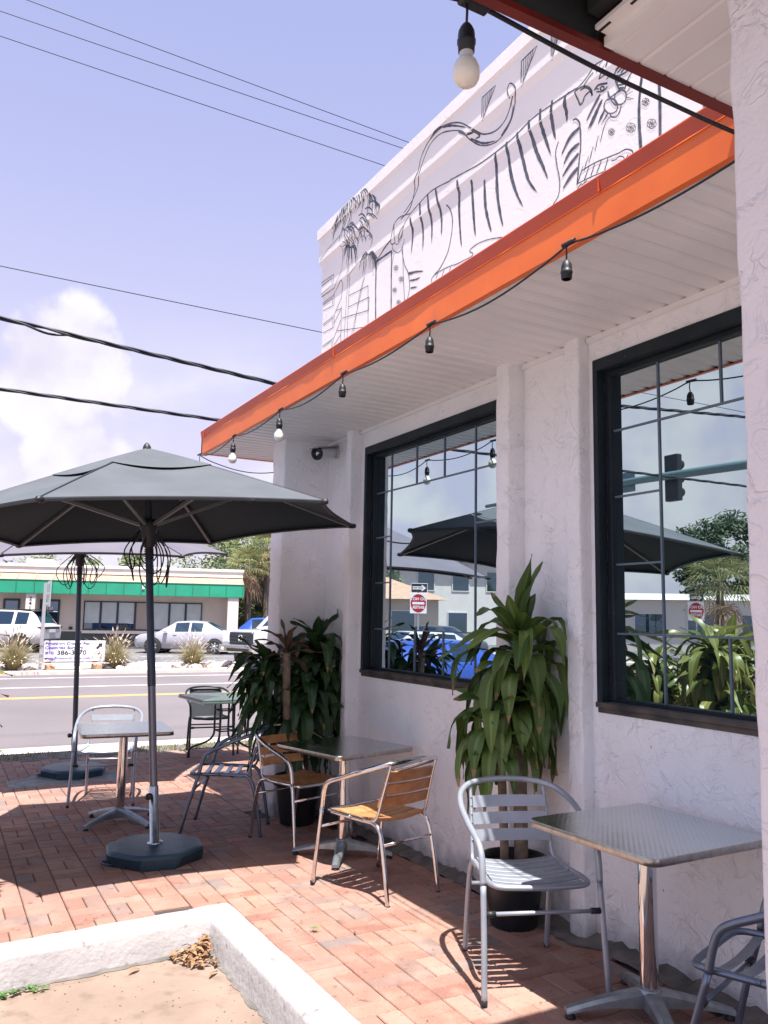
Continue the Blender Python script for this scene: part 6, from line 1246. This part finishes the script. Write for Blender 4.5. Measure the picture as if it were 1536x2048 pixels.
# ------------------------------------------------------------------ trees
m_bark=mat('bark',(.16,.12,.09),.9,c2=(.09,.07,.055),nscale=8,bump=.7,bscale=20,bdist=.02)
m_tl=leafmat('tree_leaf',(.035,.065,.02),(.17,.21,.085),.25,.6); m_tl2=leafmat('light_tree_leaf',(.06,.10,.03),(.24,.28,.13),.3,.6); m_tl3=leafmat('deep_tree_leaf',(.012,.032,.016),(.06,.10,.04),.2,.6)
m_dead=leafmat('dead_frond',(.20,.12,.07),(.48,.34,.22),.2,.8); m_fr_=leafmat('palm_frond',(.06,.085,.03),(.30,.30,.13),.25,.5)
def tree(name,label,x,y,h_,rad,n,m_,seed,base=.30,lsz=.16,group='trees beyond the street',flat=1.0,nclump=34):
    q=random.Random(seed); t=thing(name,label,'tree',(x,y,-.25),q.uniform(0,6),group); b=MB(); 
    zc=h_*(base+ (1-base)*.5); hz=h_*(1-base)*.5
    b.tube(smooth([V(0,0,0),V(.1,.05,h_*.2),V(-.05,.1,h_*.45),V(.05,0,h_*.8)],4),[max(.05,.03*h_*(1-i/13)) for i in range(13)],9)
    cl=[]
    for i in range(nclump):
        while True:
            p=V(q.uniform(-1,1),q.uniform(-1,1),q.uniform(-1,1))
            if .35<p.length<1: break
        c=V(p.x*rad,p.y*rad,zc+p.z*hz*flat); cl.append((c,rad*q.uniform(.20,.36)))
        if i%3==0: b.tube(smooth([V(0,0,h_*base*q.uniform(.7,1.3)),V(c.x*.5,c.y*.5,(c.z+h_*base)*.5-.1),c],3),[.022*h_*.5,.018*h_*.5,.014*h_*.5,.011*h_*.5,.009*h_*.4,.006*h_*.4,.003*h_*.4],6)
    b.build('trunk',m_bark,t); f=MB()
    for i in range(n):
        c,r_=cl[i%nclump]; d=V(q.gauss(0,1),q.gauss(0,1),q.gauss(0,1)).normalized(); p=c+d*r_*(q.random()**.4)
        u=V(q.gauss(0,1),q.gauss(0,1),q.gauss(0,.6)).normalized(); v=u.orthogonal().normalized(); s_=lsz*q.uniform(.6,1.3)
        f.add([p-u*s_,p+v*s_*.45,p+u*s_,p-v*s_*.45],[(0,1,2,3)])
    f.build('crown',m_,t); return t
tree('broadleaf_tree','olive green tree behind the clinic roof, left part',8.6,62,6.2,3.6,5200,m_tl2,1,base=.2,group='trees behind the clinic')
tree('broadleaf_tree','leafy tree behind the clinic between the parasol poles',13.2,60,5.9,2.2,3800,m_tl2,2,base=.2,group='trees behind the clinic')
tree('broadleaf_tree','tall leafy tree behind the right end of the clinic roof',19.3,57,8.8,4.6,8200,m_tl2,3,base=.15,group='trees behind the clinic',nclump=46)
tree('broadleaf_tree','dark shaded tree low behind the palms',19.0,51,6.5,3.0,5200,m_tl3,4,base=.05,group='trees behind the clinic')
tree('broadleaf_tree','distant pale tree far left behind the clinic',2.5,70,6.4,4.0,4200,m_tl2,5,base=.15,group='trees behind the clinic')
tree('broadleaf_tree','grey green bush beside the clinic end wall',16.6,48.5,3.6,1.8,4200,m_tl,6,base=.02,lsz=.12,group='trees behind the clinic')
tree('broadleaf_tree','wide tree at the far right, glimpsed beside the corner pillar',24.5,60,9.5,5.0,6000,m_tl,7,base=.1,group='trees behind the clinic')
def palm(label,x,y,h_,seed,n=34,skirt=30,L_=1.15,group='cabbage palms'):
    q=random.Random(seed); t=thing('palm_tree',label,'palm tree',(x,y,-.25),q.uniform(0,6),group); b=MB()
    b.tube(smooth([V(0,0,0),V(.05,0,h_*.4),V(0,.05,h_)],6),[.17+.02*math.sin(i*2.3) for i in range(13)],10); b.build('trunk',m_bark,t)
    def fan(mb,P,az,el,Ls,Lb,nb,droop):
        d=V(math.cos(az)*math.cos(el),math.sin(az)*math.cos(el),math.sin(el)); side=V(-math.sin(az),math.cos(az),0); upv=side.cross(d)
        e=P+d*Ls; mb.strip([[P-side*.015,P+side*.015],[e-side*.01,e+side*.01]])
        for k in range(nb):
            a=(k/(nb-1)*2-1)*1.75; dd=(d*math.cos(a)+side*math.sin(a)).normalized(); w_=.028; n_=dd.cross(upv).normalized()*w_; l=Lb*(1-.25*abs(a)/1.75)*q.uniform(.9,1.1)
            m1=e+dd*l*.55+upv*.05; tip=e+dd*l+V(0,0,-droop*l); mb.strip([[e-n_*.3,e+n_*.3],[m1-n_,m1+n_],[tip-n_*.1,tip+n_*.1]])
    f=MB(); g=MB(); P=V(0,.05,h_)
    for i in range(n): fan(f,P,i*2.4+q.uniform(-.2,.2),-.5+1.9*(i/n)+q.uniform(-.15,.15),L_*q.uniform(.55,.8),L_*q.uniform(.6,.85),15,.35)
    for i in range(skirt): fan(g,P-V(0,0,q.uniform(.0,.5)),i*2.4,-1.25+q.uniform(-.2,.45),L_*q.uniform(.4,.7),L_*q.uniform(.6,.9),11,.5)
    f.build('crown',m_fr_,t); g.build('dead_fronds',m_dead,t); return t
palm('cabbage palm with a brown skirt of dead fronds right of the clinic',16.25,45.6,4.6,1)
palm('taller cabbage palm partly hidden by the corner pillar',17.9,47.2,5.9,2)
palm('cabbage palm behind the other two, beside the clinic end',18.3,51.5,4.9,4)
# the opposite corner, which the windows reflect
palm('squat cabbage palm standing across the side street, mirrored in the near window',-25.5,25.5,3.6,3,n=40,skirt=8,L_=1.5,group='trees across the side street')
tree('pine_tree','tall rounded pine across the side street, mirrored in the near window',-39.5,37,8.8,3.1,9000,m_tl3,11,base=.25,lsz=.17,group='trees across the side street',nclump=40)
tree('broadleaf_tree','bright green tree behind the white house, mirrored in the far window',-15.0,44,9.6,4.2,7000,m_tl2,12,base=.3,group='trees across the side street')
tree('broadleaf_tree','dark leafy tree by the tan house, mirrored in the far window',-9.2,39,6.4,3.2,6000,m_tl3,13,base=.2,group='trees across the side street')
tree('broadleaf_tree','wide low tree behind the traffic signal, mirrored in the near window',-47,30,7.5,5.5,6000,m_tl3,14,base=.1,lsz=.22,group='trees across the side street')
def house(label,x,y,rz,w_,d_,h_,wall,roofm,rows,rh):
    t=thing('house',label,'house',(x,y,-.25),rz,'houses across the side street'); b=MB(); b.box(-w_/2,w_/2,0,d_,0,h_); b.build('wall',wall,t)
    b=MB(); b.add([V(-w_/2-.4,-.5,h_),V(w_/2+.4,-.5,h_),V(w_/2+.4,d_+.5,h_),V(-w_/2-.4,d_+.5,h_),V(-w_/2+d_*.3,d_/2,h_+rh),V(w_/2-d_*.3,d_/2,h_+rh)],[(0,1,5,4),(1,2,5),(2,3,4,5),(3,0,4),(3,2,1,0)]); b.build('roof',roofm,t)
    for (cx,cz,ww,hh) in rows:
        b=MB(); b.box(cx-ww/2-.06,cx+ww/2+.06,-.05,-.0,cz-hh/2-.06,cz-hh/2); b.box(cx-ww/2-.06,cx+ww/2+.06,-.05,0,cz+hh/2,cz+hh/2+.06); b.box(cx-ww/2-.06,cx-ww/2,-.05,0,cz-hh/2,cz+hh/2); b.box(cx+ww/2,cx+ww/2+.06,-.05,0,cz-hh/2,cz+hh/2); o=b.build('window',m_roofw,t)
        b=MB(); b.quad(V(cx-ww/2,-.02,cz-hh/2),V(cx+ww/2,-.02,cz-hh/2),V(cx+ww/2,-.02,cz+hh/2),V(cx-ww/2,-.02,cz+hh/2)); o2=b.build('pane',m_dglass,t); o2.parent=o
house('white two storey house with a row of upper windows, mirrored in the far window',-24.5,47,.35,16,9,5.6,m_roofw,mat('grey_shingle',(.22,.21,.21),.9),[(x,4.3,1.1,1.3) for x in (-6,-3.6,-1.2,1.2,3.6,6)]+[(x,1.5,1.3,1.3) for x in (-5,-1,3)],1.0)
house('low tan house with a brown hip roof, mirrored in the far window',-11.5,37,.25,11,8,2.7,m_cream,mat('tan_shingle',(.42,.28,.20),.9,c2=(.34,.22,.16),nscale=5),[(x,1.5,1.2,1.2) for x in (-3.6,-.5,3)],1.5)
house('long pale low building across the side street, mirrored in the near window',-37,31,.75,22,8,3.1,m_cream2,m_roofw,[(x,1.6,1.6,1.3) for x in (-8,-5,-2,1,4,7)],.5)
# road signs on the far kerb
def dne(label,x,y,n,s_=.61):
    t=thing('road_sign',label,'road sign',(x,y,-.2),math.atan2(n[1],n[0])+PI/2,'do not enter signs'); m_w=bpy.data.materials['sign_white']; m_r=mat('sign_red',(.42,.012,.03),.4) if 'sign_red' not in bpy.data.materials else bpy.data.materials['sign_red']
    b=MB(); b.box(-.03,.03,0,.05,0,2.95); b.build('post',bpy.data.materials['galvanised_steel'],t)
    z0=2.25; S=Matrix.Translation(V(0,-.01,z0))@RX
    b=MB(); b.bbox(-s_/2,s_/2,-.012,-.004,z0-s_*.60,z0+s_*.60,.003); pl=b.build('sign_plate',m_w,t)
    b=MB(); b.prism([(s_*.46*math.cos(2*PI*k/40),s_*.46*1.18*math.sin(2*PI*k/40)) for k in range(40)],.0028,.005,M=S); o=b.build('red_disc',m_r,t); o.parent=pl
    b=MB(); b.prism([(-s_*.36,-s_*.07),(s_*.36,-s_*.07),(s_*.36,s_*.07),(-s_*.36,s_*.07)],.0055,.0075,M=S); o=b.build('white_bar',m_w,t); o.parent=pl
    for w_,dz in (('DO NOT',.25),('ENTER',-.25)): o=text('lettering',w_,s_*.24,m_w,t,Matrix.Translation(V(0,-.018,z0+dz*s_))@RX,ext=.001,bold=.004); o.parent=pl
    z1=z0+s_*.60+.19; S1_=Matrix.Translation(V(-.03,-.01,z1))@RX
    b=MB(); b.bbox(-.33,.27,-.012,-.004,z1-.17,z1+.17,.003); p2_=b.build('arrow_plate',m_w,t)
    b=MB(); b.prism([(-.285,-.155),(.285,-.155),(.285,.155),(-.285,.155)],.0028,.0045,M=S1_); o=b.build('black_panel',m_blk,t); o.parent=p2_
    b=MB(); b.prism([(.25,-.055),(-.09,-.055),(-.09,-.125),(-.25,0),(-.09,.125),(-.09,.055),(.25,.055)],.005,.0065,M=S1_); o=b.build('arrow',m_w,t); o.parent=p2_
    o=text('lettering','ONE WAY',.085,m_blk,t,Matrix.Translation(V(.03,-.0175,z1))@RX,ext=.001,bold=.002); o.parent=p2_
dne('red do not enter sign under a one way arrow, mirrored in the far window',-9.5,25.6,(.52,-.85))
dne('red do not enter sign under a one way arrow, mirrored in the near window',-24.5,26.0,(.78,-.62),.70)
# traffic signal on a long mast arm over the street
ts=thing('traffic_signal','traffic signal heads on a long mast arm over the street, mirrored in the near window','traffic signal',(-10,9.2,-.2)); m_gal=mat('mast_grey',(.12,.19,.20),.5,.3)
b=MB(); b.tube([V(0,0,0),V(0,0,6.6)],[.16,.11],14); b.build('pole',m_gal,ts)
b=MB(); b.tube([V(0,0,5.25),V(-.2,6,5.45),V(-.4,13.5,5.55)],[.13,.10,.06],12); b.build('mast_arm',m_gal,ts)
for y in (2.4,5.4,9.6):
    b=MB(); b.bbox(-.48,-.30,y-.22,y+.22,4.80,6.0,.02); h_=b.build('signal_head',m_black,ts)
    for k in range(3):
        c=MB(); c.lathe([(.10,0),(.12,.02),(.12,.2),(.11,.2),(.105,.02),(.001,.015)],14,M=Matrix.Translation(V(-.48,y,5.05+.36*k))@V(-1,0,0).to_track_quat('Z','Y').to_matrix().to_4x4()); o=c.build('visor',m_black,ts); o.parent=h_
b=MB(); b.bbox(-.30,-.26,6.6,7.9,5.2,5.75,.01); b.build('street_name_plate',m_gal,ts)
